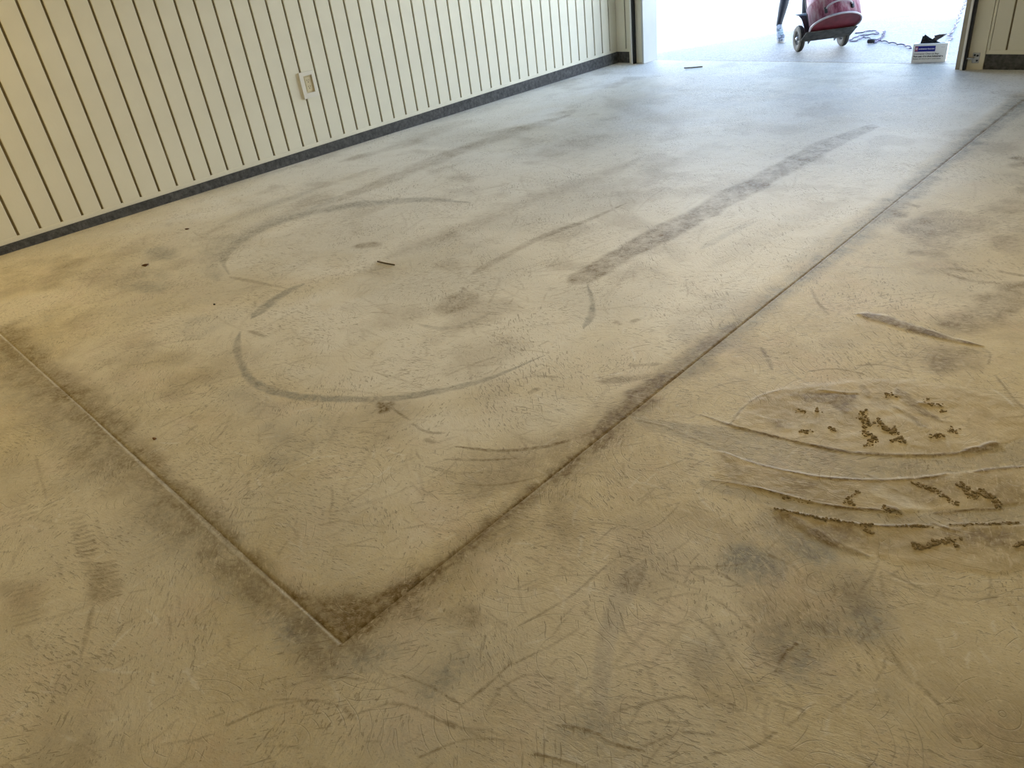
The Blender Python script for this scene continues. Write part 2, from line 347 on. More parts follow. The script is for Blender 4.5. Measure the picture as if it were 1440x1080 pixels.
poly('D', .58, [(1075, 712), (1130, 726), (1225, 742), (1330, 744), (1440, 738), (1440, 770), (1330, 772), (1240, 775), (1160, 760), (1110, 738)], .03, .03, grain=.65, gs=.1)
poly('D', .7, [(1110, 555), (1165, 552), (1206, 553), (1206, 562), (1190, 584), (1170, 572), (1130, 564)], .012, .012, grain=.3, gs=.02)
poly('D', .5, [(1080, 590), (1110, 580), (1115, 600), (1090, 605)], .03, .03)
poly('D', .45, [(1222, 555), (1250, 552), (1250, 572), (1228, 574)], .02, .02)
poly('D', .3, [(1060, 562), (1110, 548), (1200, 546), (1210, 600), (1100, 600)], .03, .03)
for P in (LANE1, LANE2):
    poly('D', .9, P, .008, .004, 'cut', grain=0); poly('H', .9, P, .006, .003, 'cut'); poly('C', 1, P, .006, .004, 'cut', grain=0)
    poly('G', .34, P, .008, .006, grain=.5); poly('D', .2, P, .01, .006, grain=.6)
poly('D', .35, [(1200, 655), (1260, 648), (1300, 660), (1260, 672)], .03, .03); poly('D', .25, [(1380, 625), (1440, 615), (1440, 650), (1380, 650)], .04, .04)
for w, a, pts, h in (([2, 3, 3], .8, [(985, 583), (1040, 602), (1120, 622)], .002), (3.5, .85, [(1120, 622), (1200, 637), (1300, 641), (1360, 636)], .004), ([5, 7, 9, 8], .85, [(1352, 637), (1375, 633), (1392, 629), (1406, 625)], .008),
                     (3, .85, [(1018, 637), (1060, 652), (1110, 664), (1160, 673), (1235, 676), (1300, 673), (1330, 667)], .003), (3.5, .8, [(1370, 664), (1400, 660), (1440, 657)], .004), (3, .85, [(1060, 686), (1120, 702), (1180, 714), (1265, 720)], .004),
                     (2.5, .7, [(1315, 722), (1360, 718), (1408, 716)], .003), (4, .9, [(1092, 717), (1150, 729), (1225, 740), (1310, 740)], .005), (3.5, .75, [(1335, 738), (1390, 738), (1430, 735)], .004), (2.5, .65, [(1000, 676), (1040, 682), (1080, 692)], .002),
                     ([7, 10, 9, 6, 3], .85, [(1206, 442), (1240, 449), (1290, 464), (1335, 477), (1382, 487)], .006), ([10, 13, 9, 6], .7, [(1103, 722), (1140, 748), (1180, 768), (1222, 783)], .003),
                     ([12, 10, 8, 4], .7, [(1261, 548), (1280, 566), (1298, 580), (1325, 594)], .003), (4, .85, [(1292, 568), (1310, 570), (1325, 573)], .005), ([6, 8, 6], .6, [(1211, 541), (1218, 552), (1222, 560)], .002), (2.5, .6, [(1152, 549), (1180, 552), (1206, 553)], .003),
                     ([3, 5, 8], .5, [(1252, 570), (1280, 586), (1302, 603)], .002), (2.5, .6, [(1028, 596), (1042, 577), (1066, 559), (1100, 548)], .002), (1.6, .55, [(1138, 522), (1175, 519), (1215, 526)], 0), (1.6, .5, [(1205, 514), (1240, 513), (1280, 523)], 0),
                     ([3, 4, 4], .75, [(1310, 736), (1335, 745), (1350, 748)], .003), (2, .5, [(1350, 750), (1390, 768), (1400, 776)], 0), ([4, 5, 3], .6, [(1220, 668), (1245, 682), (1266, 694)], .002), ([6, 5], .6, [(1240, 712), (1260, 718), (1268, 723)], .003),
                     (2.5, .5, [(1140, 405), (1150, 425), (1165, 442)], 0), ([4, 5, 4], .5, [(1070, 488), (1080, 505), (1086, 520)], 0), (2, .5, [(1380, 488), (1392, 497), (1390, 512)], 0), (2, .5, [(1400, 528), (1425, 560), (1440, 575)], 0),
                     ([3, 5, 3], .85, [(1090, 945), (1100, 923), (1120, 905)], .002), (4, .6, [(752, 1060), (800, 1072), (850, 1090)], .002), (2.5, .65, [(785, 1020), (830, 1028), (862, 1045), (905, 1056)], .001), (2.5, .4, [(895, 590), (935, 600), (985, 620), (1010, 630)], .001)):
    stroke('D', a, w, pts, .45, soft=.5)
    if h: stroke('H', h*.6, w, pts, .6, mode='add', soft=.5)
    if h: stroke('L', .12, 2, off(pts, 0, 4), .8, soft=.5)
for pts, w in (([(1245, 575), (1290, 598), (1300, 606)], 3), ([(1250, 578), (1280, 590), (1305, 603)], 2), ([(1345, 720), (1395, 765)], 3), ([(1230, 690), (1260, 700), (1320, 730)], 14), ([(1395, 547), (1415, 560), (1425, 572)], 2)):
    stroke('L', .55, w, pts, .6)
# -- tyre hatch marks, left
def hatch(cx, cy, w, h, n, a, rot):
    for k in range(n):
        t = (k/(n-1)-.5); c, s = math.cos(rot), math.sin(rot)
        for (p, q) in (((-w/2, t*h), (w/2, t*h+random.uniform(-2, 2))),):
            pts = [(cx+x*c-y*s, cy+x*s+y*c) for x, y in (p, ((p[0]+q[0])/2, (p[1]+q[1])/2+1), q)]
            stroke('D', a*random.uniform(.6, 1), 3.2, pts, .8, soft=.7); 
hatch(110, 738, 22, 18, 4, .5, -.2); hatch(120, 765, 30, 30, 6, .6, -.2); hatch(148, 815, 38, 50, 10, .65, -.15); hatch(33, 848, 40, 56, 9, .5, -.25); hatch(30, 712, 36, 40, 6, .25, -.3)
poly('D', .45, [(120, 790), (160, 800), (165, 838), (130, 845)], .02, .02); poly('D', .35, [(5, 820), (45, 822), (55, 860), (15, 880)], .03, .03)
stroke('D', .4, [6, 5, 3], [(132, 848), (120, 900), (112, 930)], .5); stroke('D', .3, [5, 3], [(50, 642), (65, 700)], .5)
# -- paler swept strip and lighter ground
stroke('L', .4, [36, 28, 26, 26], [(905, 790), (868, 850), (848, 930), (846, 1008)], .2, soft=.4); stroke('D', .3, [34, 28, 26, 26], [(905, 790), (868, 850), (848, 930), (846, 1008)], .2, soft=.3, grain=.3)
poly('L', .55, [(350, 470), (420, 420), (520, 385), (620, 400), (720, 395), (810, 410), (815, 460), (700, 520), (560, 550), (420, 545), (350, 510)], .12, .1, grain=.6, gs=.2)
poly('L', .5, [(320, 370), (360, 330), (480, 300), (620, 292), (700, 310), (560, 365), (420, 395)], .12, .1, grain=.6, gs=.2)
poly('L', .35, [(140, 330), (420, 250), (600, 300), (400, 330), (200, 360)], .15, .12, grain=.6, gs=.2)
poly('L', .3, [(560, 600), (700, 560), (830, 570), (760, 610), (640, 625)], .06, .05)
poly('L', .3, [(400, 740), (560, 680), (620, 740), (560, 800), (440, 810)], .08, .08, grain=.8)
# -- long curved scratches near the camera
ARCS = [[(320, 1020), (380, 995), (435, 985), (480, 995), (500, 1012)], [(400, 968), (450, 952), (520, 958), (570, 975)], [(565, 950), (610, 968), (660, 1000)], [(480, 1012), (560, 990), (640, 1025)], [(590, 1065), (660, 1040), (740, 1045)],
        [(870, 1000), (960, 980), (1040, 1000)], [(865, 940), (920, 935), (985, 965), (1040, 1000)], [(850, 885), (930, 875), (960, 890)], [(930, 842), (985, 835), (1030, 860), (1060, 890)], [(940, 845), (1000, 885), (1030, 930)],
        [(870, 980), (920, 985), (955, 1010)], [(870, 1025), (920, 1015), (985, 1020)], [(905, 1050), (960, 1030), (1010, 1035)], [(1240, 800), (1300, 830), (1350, 843), (1400, 840)], [(1250, 815), (1330, 850)], [(1090, 985), (1130, 1000), (1110, 1020)],
        [(730, 880), (800, 840), (860, 790), (900, 770)], [(720, 935), (780, 905), (820, 880)], [(640, 1000), (690, 960), (720, 930)], [(595, 1005), (640, 1020), (680, 1040)], [(1225, 870), (1250, 910), (1280, 960)], [(1175, 830), (1160, 870), (1165, 910)], [(945, 795), (1000, 800), (1050, 830)],
        [(1080, 780), (1120, 800), (1130, 830)], [(700, 970), (740, 950), (780, 955)], [(1400, 790), (1440, 805)], [(1290, 960), (1340, 1010), (1380, 1050)], [(1000, 1060), (1060, 1050), (1090, 1030)]]
for a in ARCS: stroke('D', .5, 2.6, a, .8, soft=.6, grain=.7)
# -- thousands of small grinder scratches: short pieces of circles
def rnd_arcs(n, x0, x1, y0, y1, r0, r1, amt, w, sweep=(.25, 1.1), lay='D'):
    for _ in range(n):
        cx, cy = rng.uniform(x0, x1), rng.uniform(y0, y1)
        r = rng.uniform(r0, r1); th = rng.uniform(0, 2*PI); s = rng.uniform(*sweep)
        m = max(3, int(r*s/.03)+2); aa = th+np.linspace(0, s, m); fl = vnoise(np.array([cx]), np.array([cy]), .5, 77)[0]
        if fl < rng.uniform(.15, .75): continue
        pts = [(cx+r*math.cos(t), cy+r*math.sin(t)) for t in aa]
        wd = [w*min(1, .4+3*min(i, m-1-i)/m) for i in range(m)]
        draw(lay, amt*rng.uniform(.4, 1), pts, wd, 0, .6, grain=0)
rnd_arcs(1700, 3.4, 6.5, -1.5, 1.6, .05, .34, .34, .0034, (.12, .5))
rnd_arcs(900, 1.2, 5.0, -.8, 3.2, .06, .3, .2, .0045, (.2, .7))
rnd_arcs(900, 3.4, 6.5, -1.5, 1.6, .05, .3, .5, .0038, (.12, .5), lay='L')
rnd_arcs(700, 1.0, 5.0, -.9, 3.5, .4, 1.4, .16, .007, (.1, .4))

# broad tone
n1 = fbm(X, Y, 1.1, 301, 4); n2 = fbm(X, Y, .32, 401, 4)
G += np.clip((n1-.54)*1.6, 0, .2)*(1-C); D += np.clip((n2-.58)*1.3, 0, .22)
L += np.clip((fbm(X, Y, .7, 501, 4)-.55)*2, 0, .3)
# bay under paler cement dust plus painted daylight, the slab round it under browner dust
bay = np.clip((XJ-.03-U)/.12, 0, 1)*np.clip((V+fbm(X, Y, .9, 701, 3)*1.6-.3)/2.6, 0, 1)
far = np.clip((V-3.2)/2.2, 0, 1)*np.clip((U-.6)/1, 0, 1)*np.clip((4.6-U)/.6, 0, 1)  # door end greyed, so its strong light is held down by colour
L += bay*.95*(.75+.5*fbm(X, Y, .5, 711, 4))*(1-.7*far); G += bay*far*.44
L += (1-np.clip((XJ-U)/.1, 0, 1))*np.clip((V-1.6)/2, 0, 1)*.5; D += (1-np.clip((XJ-U)/.1, 0, 1))*.04

# ripple of the trowelled dust
H += (fbm(X, Y, .09, 601, 4)-.5)*.0016+(fbm(X, Y, .4, 611, 3)-.5)*.0035*np.clip((U-.1)*3, 0, 1)
H += C*(fbm(X, Y, .035, 621, 3)-.5)*.004
# recessed joints
w = .0065
D[V > YJ2-.016] = .7
gro = np.zeros_like(X)
gro = np.where(V > YJ-.004, np.clip(1-np.abs(U-XJ)/w, 0, 1), 0); gro = np.maximum(gro, np.where(U < XJ+.004, np.clip(1-np.abs(V-YJ)/w, 0, 1), 0))
H -= gro*.005*(1-.7*np.clip((V-1)/2.5, 0, 1))
for A in (D, G, L, C): np.clip(A, 0, 1, out=A)

def nd(n, t, **kw):
    x = n.nodes.new(t)
    for k, v in kw.items():
        if hasattr(x, k): setattr(x, k, v)
    return x
def dust_material(name, outside=False):
    m = bpy.data.materials.new(name); m.use_nodes = True; n = m.node_tree; b = n.nodes['Principled BSDF']; LK = n.links.new
    b.inputs['Roughness'].default_value = .62; b.inputs['Specular IOR Level'].default_value = .35
    geo = nd(n, 'ShaderNodeNewGeometry'); pos = geo.outputs['Position']
    def noise(sc, det=5, vec=None, rough=.6, dist=0):
        q = nd(n, 'ShaderNodeTexNoise'); q.inputs['Scale'].default_value = sc; q.inputs['Detail'].default_value = det; q.inputs['Roughness'].default_value = rough; q.inputs['Distortion'].default_value = dist
        LK(vec or pos, q.inputs['Vector']); return q
    def math_(op, a, b_=None, c=None, clamp=False):
        q = nd(n, 'ShaderNodeMath', operation=op); q.use_clamp = clamp
        for i, v in enumerate((a, b_, c)):
            if v is None: continue
            if isinstance(v, (int, float)): q.inputs[i].default_value = v
            else: LK(v, q.inputs[i])
        return q.outputs[0]
    def rmp(v, lo, hi, a=0., c=1.):
        q = nd(n, 'ShaderNodeMapRange'); q.inputs['From Min'].default_value = lo; q.inputs['From Max'].default_value = hi; q.inputs['To Min'].default_value = a; q.inputs['To Max'].default_value = c; q.interpolation_type = 'SMOOTHSTEP'
        LK(v, q.inputs['Value']); return q.outputs[0]
    def mix(f, a, c):
        q = nd(n, 'ShaderNodeMix', data_type='RGBA')
        if isinstance(f, float): q.inputs[0].default_value = f
        else: LK(f, q.inputs[0])
        for i, v in ((6, a), (7, c)):
            if isinstance(v, tuple): q.inputs[i].default_value = (*v, 1)
            else: LK(v, q.inputs[i])
        return q.outputs[2]
    def attr(nm):
        q = nd(n, 'ShaderNodeAttribute'); q.attribute_name = nm; return q.outputs['Fac']
    big = noise(1.6, 6).outputs['Fac']; mid = noise(9, 6, rough=.65).outputs['Fac']; fine = noise(55, 5, rough=.7).outputs['Fac']; vf = noise(190, 3, rough=.7).outputs['Fac']
    # warped, stretched coordinates: the flecks follow the sweep of the grinder
    def flecks(ang, sc, asp, det, sid):
        m_ = nd(n, 'ShaderNodeMapping'); m_.inputs['Rotation'].default_value = (0, 0, ang); m_.inputs['Location'].default_value = (sid*3.7, sid*1.9, sid)
        q = nd(n, 'ShaderNodeMapping'); q.inputs['Scale'].default_value = (1, asp, 1); LK(pos, m_.inputs['Vector']); LK(m_.outputs[0], q.inputs['Vector'])
        return noise(sc, det, q.outputs[0], .55, .25).outputs['Fac']
    sel = rmp(noise(1.7, 3).outputs['Fac'], .44, .56); sel2 = rmp(noise(2.3, 3, rough=.5).outputs['Color'], .44, .56)
    def lerp(t, a, b_): return math_('ADD', math_('MULTIPLY', a, math_('SUBTRACT', 1., t)), math_('MULTIPLY', b_, t))
    fl1 = lerp(sel2, lerp(sel, flecks(.5, 38, 3.6, 2, 1), flecks(1.15, 42, 3.2, 2, 2)), flecks(-.3, 36, 3.8, 2, 3))
    fl2 = lerp(sel, flecks(.8, 17, 7, 2, 4), flecks(2.2, 17, 8, 2, 5))
    # pieces of rings round random centres
    def rings(sc, k, lo):
        wv = nd(n, 'ShaderNodeVectorMath', operation='MULTIPLY_ADD'); LK(noise(7, 2).outputs['Color'], wv.inputs[0]); wv.inputs[1].default_value = (.03, .03, 0); LK(pos, wv.inputs[2])
        v = nd(n, 'ShaderNodeTexVoronoi', voronoi_dimensions='2D'); v.inputs['Scale'].default_value = sc; LK(wv.outputs[0], v.inputs['Vector'])
        s = math_('SINE', math_('MULTIPLY', v.outputs['Distance'], k)); r = rmp(s, .93, 1.0)
        return math_('MULTIPLY', r, rmp(noise(sc*2.3, 2).outputs['Fac'], lo, lo+.12))
    rg = math_('MAXIMUM', rings(3.1, 70, .52), rings(5.3, 48, .54))
    if not outside: pink = rmp(noise(4.3, 4).outputs['Fac'], .5, .68)
    if outside: base = mix(rmp(mid, .3, .7), (.26, .232, .205), (.32, .288, .255))
    else: base = mix(rmp(mid, .3, .72), (.60, .515, .335), (.73, .645, .445))
    if not outside: base = mix(math_('MULTIPLY', pink, .5), base, (.69, .56, .42))
    base = mix(math_('MULTIPLY', rmp(fine, .35, .7), .45), base, (.78, .72, .59))
    if not outside:
        d, g, l = attr('dark'), attr('grey'), attr('pale')
        jit = rmp(fine, .3, .7, .6, 1.3)
        base = mix(math_('MULTIPLY', attr('spill'), .7), base, mix(rmp(mid, .35, .65), (.55, .455, .275), (.69, .59, .40)))
        base = mix(math_('MULTIPLY', l, .9), base, (.90, .885, .84))
        base = mix(math_('MULTIPLY', math_('MULTIPLY', g, jit), .95, clamp=True), base, (.315, .31, .28))
        base = mix(math_('MULTIPLY', math_('MULTIPLY', d, jit), 1.12, clamp=True), base, (.185, .125, .045))
        fleck = math_('MAXIMUM', math_('MULTIPLY', rmp(fl1, .578, .645), rmp(noise(3.2, 3).outputs['Fac'], .35, .55)), math_('MULTIPLY', rmp(fl2, .61, .67), rmp(noise(2.1, 3).outputs['Fac'], .40, .6)))
        smooth = math_('SUBTRACT', 1., attr('spill'))
        fleck = math_('MULTIPLY', fleck, smooth)
        base = mix(math_('MULTIPLY', fleck, .52), base, (.24, .19, .115))
        base = mix(math_('MULTIPLY', math_('MULTIPLY', rg, smooth), .24), base, (.24, .19, .115))
        hi = math_('MULTIPLY', rmp(fl1, .42, .33), .35); base = mix(hi, base, (.78, .70, .56))
    base = mix(math_('MULTIPLY', rmp(vf, .56, .68), .12 if outside else math_('MULTIPLY_ADD', l, -.34, .40)), base, (.25, .205, .13))
    if outside: pass
    LK(base, b.inputs['Base Color'])
    hsum = math_('ADD', math_('MULTIPLY', fine, .5), math_('MULTIPLY', vf, .22))
    if not outside: hsum = math_('SUBTRACT', math_('ADD', hsum, math_('MULTIPLY', fl1, .7)), math_('MULTIPLY', math_('ADD', fleck, rg), .45))
    bp = nd(n, 'ShaderNodeBump'); bp.inputs['Strength'].default_value = .9; bp.inputs['Distance'].default_value = .0022; LK(hsum, bp.inputs['Height']); LK(bp.outputs[0], b.inputs['Normal'])
    return m
DUST = dust_material('dusty_concrete'); DRIVE = dust_material('pale_driveway_concrete', True)

floor = tag(empty('floor'), kind='structure')
idx = np.arange(NX*NY).reshape(NX, NY)
Z = -.06-.01*Y+H
inner = (U <= XJ+1e-6) & (V >= YJ-1e-6)
cellin = (U[:-1, :-1] < XJ-1e-6) & (V[:-1, :-1] >= YJ-1e-6)
def slab(mask, name):
    i, j = np.nonzero(mask)
    q = np.stack([idx[i, j], idx[i+1, j], idx[i+1, j+1], idx[i, j+1]], 1)
    used, inv = np.unique(q.ravel(), return_inverse=True); q = inv.reshape(q.shape)
    co = np.stack([X.ravel()[used], Y.ravel()[used], Z.ravel()[used]], 1).astype(np.float32)
    me = bpy.data.meshes.new(name); me.vertices.add(len(co)); me.vertices.foreach_set('co', co.ravel())
    me.loops.add(q.size); me.loops.foreach_set('vertex_index', q.ravel().astype(np.int32))
    me.polygons.add(len(q)); me.polygons.foreach_set('loop_start', (np.arange(len(q))*4).astype(np.int32))
    me.polygons.foreach_set('loop_total', np.full(len(q), 4, np.int32)); me.update(calc_edges=True)
    for nm, A in (('dark', D), ('grey', G), ('pale', L), ('spill', C)):
        at_ = me.attributes.new(nm, 'FLOAT', 'POINT'); at_.data.foreach_set('value', A.ravel()[used].astype(np.float32))
    o = link(name, me, DUST, floor, True); return o
slab(cellin, 'concrete_slab'); slab(~cellin, 'concrete_slab')

bm = bmesh.new()
def dgrid(xs, ys):
    vs = [[bm.verts.new((x, y, zf(y)+(-.006 if y < YJ2+.004 else 0))) for y in ys] for x in xs]
    for i in range(len(xs)-1):
        for j in range(len(ys)-1): bm.faces.new((vs[i][j], vs[i+1][j], vs[i+1][j+1], vs[i][j+1]))
dgrid(list(np.linspace(-14, 20, 35)), [YJ2-.03, YJ2+.004, YJ2+.010]+list(np.linspace(7.6, 30, 40)))
drive = tag(obj('driveway', bm, DRIVE), kind='structure')

# ------------------------------------------------------------------ walls
S = .1524; GAP = .019; ZT = 2.7
def plank_mesh(w, h, name='plank'):
    bm = bmesh.new(); box(bm, 0, .014, 0, w, 0, h)
    es = [e for e in bm.edges if abs(e.verts[0].co.x-.014) < 1e-5 and abs(e.verts[1].co.x-.014) < 1e-5 and abs(e.verts[0].co.y-e.verts[1].co.y) < 1e-5]
    bmesh.ops.bevel(bm, geom=es, offset=.0022, segments=1, affect='EDGES')
    me = bpy.data.meshes.new(name); bm.to_mesh(me); bm.free(); me.materials.append(PAINT); return me
PM = plank_mesh(S-GAP, ZT-.034)
wl = tag(obj('wall_left', bx(-.14, -.014, -4.8, YD+.14, 0, ZT), GROOVE), kind='structure')
for i in range(-31, 47):
    o = bpy.data.objects.new('plank', PM); COL.objects.link(o); o.parent = wl; o.location = (-.014, i*S+GAP/2, .034)
obj('bottom_trim', bx(-.014, .002, -4.8, YD, 0, .034, bev=.002), PAINT, wl)
bb = tag(obj('baseboard_left', bx(-.13, .012, -4.8, YD+.13, -.2, 0), CURB), kind='structure')
# seams of the footing blocks
# front wall (with the garage door opening)
wf = tag(obj('wall_front', bx(-.14, .424, YD+.022, YD+.14, -.2, ZT), GROOVE), kind='structure')
def part(name, m, par, *a, bev=0): return obj(name, bx(*a, bev=bev), m, par)
part('backing', GROOVE, wf, 4.002, 9.2, YD+.014, YD+.14, 0, ZT)
part('header', PAINT, wf, .19, 4.21, YD+.0, YD+.14, 2.28, ZT)
FM = plank_mesh(S-GAP, ZT-.034)
def fplank(x, w=None):
    me = FM if w is None else plank_mesh(w, ZT-.034)
    o = bpy.data.objects.new('plank', me); COL.objects.link(o); o.parent = wf; o.rotation_euler.z = -PI/2; o.location = (x, YD+.014, .034)
fplank(.0, .135); fplank(.150, .048)
fplank(4.228, .125)
x = 4.368
while x < 9: fplank(x); x += S
part('bottom_trim', PAINT, wf, 0, .198, YD-.002, YD+.014, 0, .034, bev=.002); part('bottom_trim', PAINT, wf, 4.205, 9.2, YD-.002, YD+.014, 0, .034, bev=.002)
part('edge_trim', PAINT, wf, 4.203, 4.224, YD-.004, YD+.014, .0, ZT, bev=.002)
bf = tag(obj('baseboard_front', bx(.012, .198, YD+.006, YD+.13, -.2, 0), CURB), kind='structure'); part('footing', CURB, bf, 4.2, 9.2, YD+.006, YD+.13, -.2, 0)
tag(obj('wall_back', bx(-.14, 9.3, -4.9, -4.8, -.2, ZT), PAINT), kind='structure')
tag(obj('wall_right', bx(9.2, 9.3, -4.8, YD+.14, -.2, ZT), PAINT), kind='structure')
tag(obj('ceiling', bx(-.14, 9.3, -4.9, YD+.14, ZT, ZT+.1), CEIL), kind='structure')
# the door frame
zb = zf(YD)+.004
dr = tag(empty('door_1', (0, 0, 0)), kind='structure')
part('jamb_board', PAINT, dr, .20, .252, YD-.012, YD+.02, zb, 2.28, bev=.002)
part('jamb_board', PAINT, dr, .305, .425, YD-.012, YD+.02, zb, 2.28, bev=.002)
part('jamb_post', JPOST, dr, .425, .452, YD-.06, YJ2-.01, zb, 2.28, bev=.003)
part('jamb_post', JPOST, dr, 3.975, 4.0, YD-.005, YJ2-.01, zb, 2.28, bev=.003)
part('jamb_board', PAINT, dr, 4.0, 4.20, YD-.012, YD+.02, zb-.012, 2.28, bev=.002)
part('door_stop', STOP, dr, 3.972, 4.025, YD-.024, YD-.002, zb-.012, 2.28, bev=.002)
def track(xc, s):
    t = empty('door_track', (xc, YD-.075, zf(YD-.07)+.003)); t.parent = dr
    part('track_face', TRACKW, t, -.003*s-.002, -.003*s+.002, -.0, .055, 0, 2.3); part('track_lip', TRACKW, t, min(0, -.02*s), max(0, -.02*s), -.003, 0, 0, 2.3)
    part('track_channel', TRACKD, t, min(.002*s, .022*s), max(.002*s, .022*s), .004, .05, 0, 2.3)
    return t
track(.293, 1); track(4.046, 1)
br = empty('latch_bracket', (4.13, YD-.012, -.03)); br.parent = dr
part('bracket_plate', ZINC, br, -.03, .03, -.006, 0, -.045, .045, bev=.004); part('bracket_arm', ZINC, br, -.075, -.01, -.05, -.004, -.004, .006)
for dx, dz in ((-.012, .025), (.014, -.022), (.012, .02)):
    o = lathe(bmesh.new(), [(0, 0), (.008, 0), (.009, .004), (.006, .007), (0, .007)], 10, Matrix.Translation((dx, -.006, dz)) @ Matrix.Rotation(PI/2, 4, 'X')); obj('bolt', o, TRACKD, br)
# outlet
OP = mat('outlet_white', (.78, .75, .66), .4, var=.04); OI = mat('outlet_ivory', (.66, .58, .38), .45, var=.05); SL = mat('outlet_slot', (.02, .015, .01), .8)
ot = tag(empty('wall_outlet', (.0, 2.5625, .42)), 'cream recessed double power outlet in its raised frame on the plank wall', 'outlet')
W_, H_ = .150, .218; wx0, wx1, wz0, wz1 = .037, .125, .042, .185
bm = bmesh.new()
for a in ((.0, .017, 0, wx0, 0, H_), (.0, .017, wx1, W_, 0, H_), (.0, .017, wx0, wx1, 0, wz0), (.0, .017, wx0, wx1, wz1, H_)): box(bm, *a)
bmesh.ops.remove_doubles(bm, verts=bm.verts, dist=1e-5); obj('frame', bm, OP, ot)
obj('recess', bx(-.012, .0015, wx0, wx1, wz0, wz1), OI, ot)
ins = obj('receptacle', bx(.0, .007, .052, .110, .055, .172, bev=.003), OI, ot)
for zc in (.088, .140):
    for dy, dz, sx, sz in ((-.009, .006, .0018, .006), (.009, .006, .0018, .005), (0, -.010, .0035, .0035)):
        obj('slot', bx(.0066, .0076, .081+dy-sx, .081+dy+sx, zc+dz-sz, zc+dz+sz), SL, ins)
# ceiling lights
LG = mat('lamp_housing', (.7, .7, .68), .5)
for (p, e, s), lb in zip(LAMPS, ('short ceiling light nearest the plank wall', 'long ceiling light in the middle of the garage', 'long ceiling light by the back wall')):
    t = tag(empty('ceiling_light', (p[0], p[1], p[2]+.02)), lb, 'light', None)
    obj('housing', bx(-s/2-.03, s/2+.03, -.11, .11, 0, .06, bev=.01), LG, t)

# ------------------------------------------------------------------ things outside
# carton of bags
BW, BD, BH = .305, .095, .168
CART = mat('white_carton', (.80, .80, .78), .6, var=.05, scale=20); BLUE = mat('print_blue', (.015, .02, .24), .5); INK = mat('print_black', (.02, .02, .025), .6); WHT = mat('print_white', (.8, .82, .88), .6); RED = mat('print_red', (.35, .09, .16), .5); GRY = mat('print_grey', (.42, .43, .50), .6)
b0 = at(1281, 88.2); b1 = at(1328.5, 87.2)
cb = tag(empty('bag_carton', (b0.x, b0.y, zf(b0.y)+.001), math.atan2(b1.y-b0.y, b1.x-b0.x)), 'open white carton of clean-up bags with a blue printed panel, standing outside the door', 'box')
bm = bmesh.new(); t_ = .003
for a in ((0, BW, 0, t_, 0, BH), (0, BW, BD-t_, BD, 0, BH), (0, t_, t_, BD-t_, 0, BH), (BW-t_, BW, t_, BD-t_, 0, BH), (t_, BW-t_, t_, BD-t_, 0, t_)): box(bm, *a)
obj('carton_body', bm, CART, cb)
def flap(name, w, d, loc, rx, ry=0):
    o = obj(name, bx(0, w, 0, d, -.001, .001), CART, cb); o.location = loc; o.rotation_euler = (rx, ry, 0); return o
bm = bmesh.new()
for a in ((0, BW, 0, .03, BH, BH+.003), (0, BW, .066, BD, BH, BH+.003), (0, .04, .03, .066, BH, BH+.003), (.275, BW, .03, .066, BH, BH+.003)): box(bm, *a)
obj('carton_top', bm, CART, cb)
flap('tear_flap', .05, .034, (.272, .031, BH+.004), 0, -.5)
obj('printed_panel', bx(.018, .200, -.001, 0, .100, .152), BLUE, cb)
lg = obj('emblem_panel', bx(.020, .046, -.0016, -.001, .104, .148), RED, cb)
e_ = lathe(bmesh.new(), [(.004, 0), (.009, 0), (.009, .0006), (.004, .0006)], 20, Matrix.Translation((.033, -.0016, .128)) @ Matrix.Rotation(PI/2, 4, 'X'), True); obj('emblem', e_, WHT, cb)
def text(s, size, x, z, m, par, y=-.0012, name='lettering', bold=0, wid=None):
    c = bpy.data.curves.new(name, 'FONT'); c.body = s; c.size = size; c.extrude = .0002; c.offset = bold
    o = bpy.data.objects.new(name, c); COL.objects.link(o)
    me = bpy.data.meshes.new_from_object(o.evaluated_get(bpy.context.evaluated_depsgraph_get())); bpy.data.objects.remove(o)
    xs = [v.co.x for v in me.vertices]; k = (wid/(max(xs)-min(xs))) if wid else 1
    for v in me.vertices: v.co = Vector((v.co.x*k, -v.co.z, v.co.y))
    q = link(name, me, m, par); q.location = (x, y, z); return q
text('contractor-bag.com', .016, .052, .121, WHT, cb, y=-.0016, bold=.0005, wid=.14)
text('Contractor Clean-up Bags', .019, .016, .074, INK, cb, bold=.0003, wid=.222)
text('Para usar desechos industriales', .021, .014, .050, INK, cb, bold=.0008, wid=.262)
text('Bolsas de basura para contratista', .016, .014, .029, INK, cb, bold=.0001, wid=.245)
text('42 gal', .012, .248, .135, GRY, cb, wid=.034)
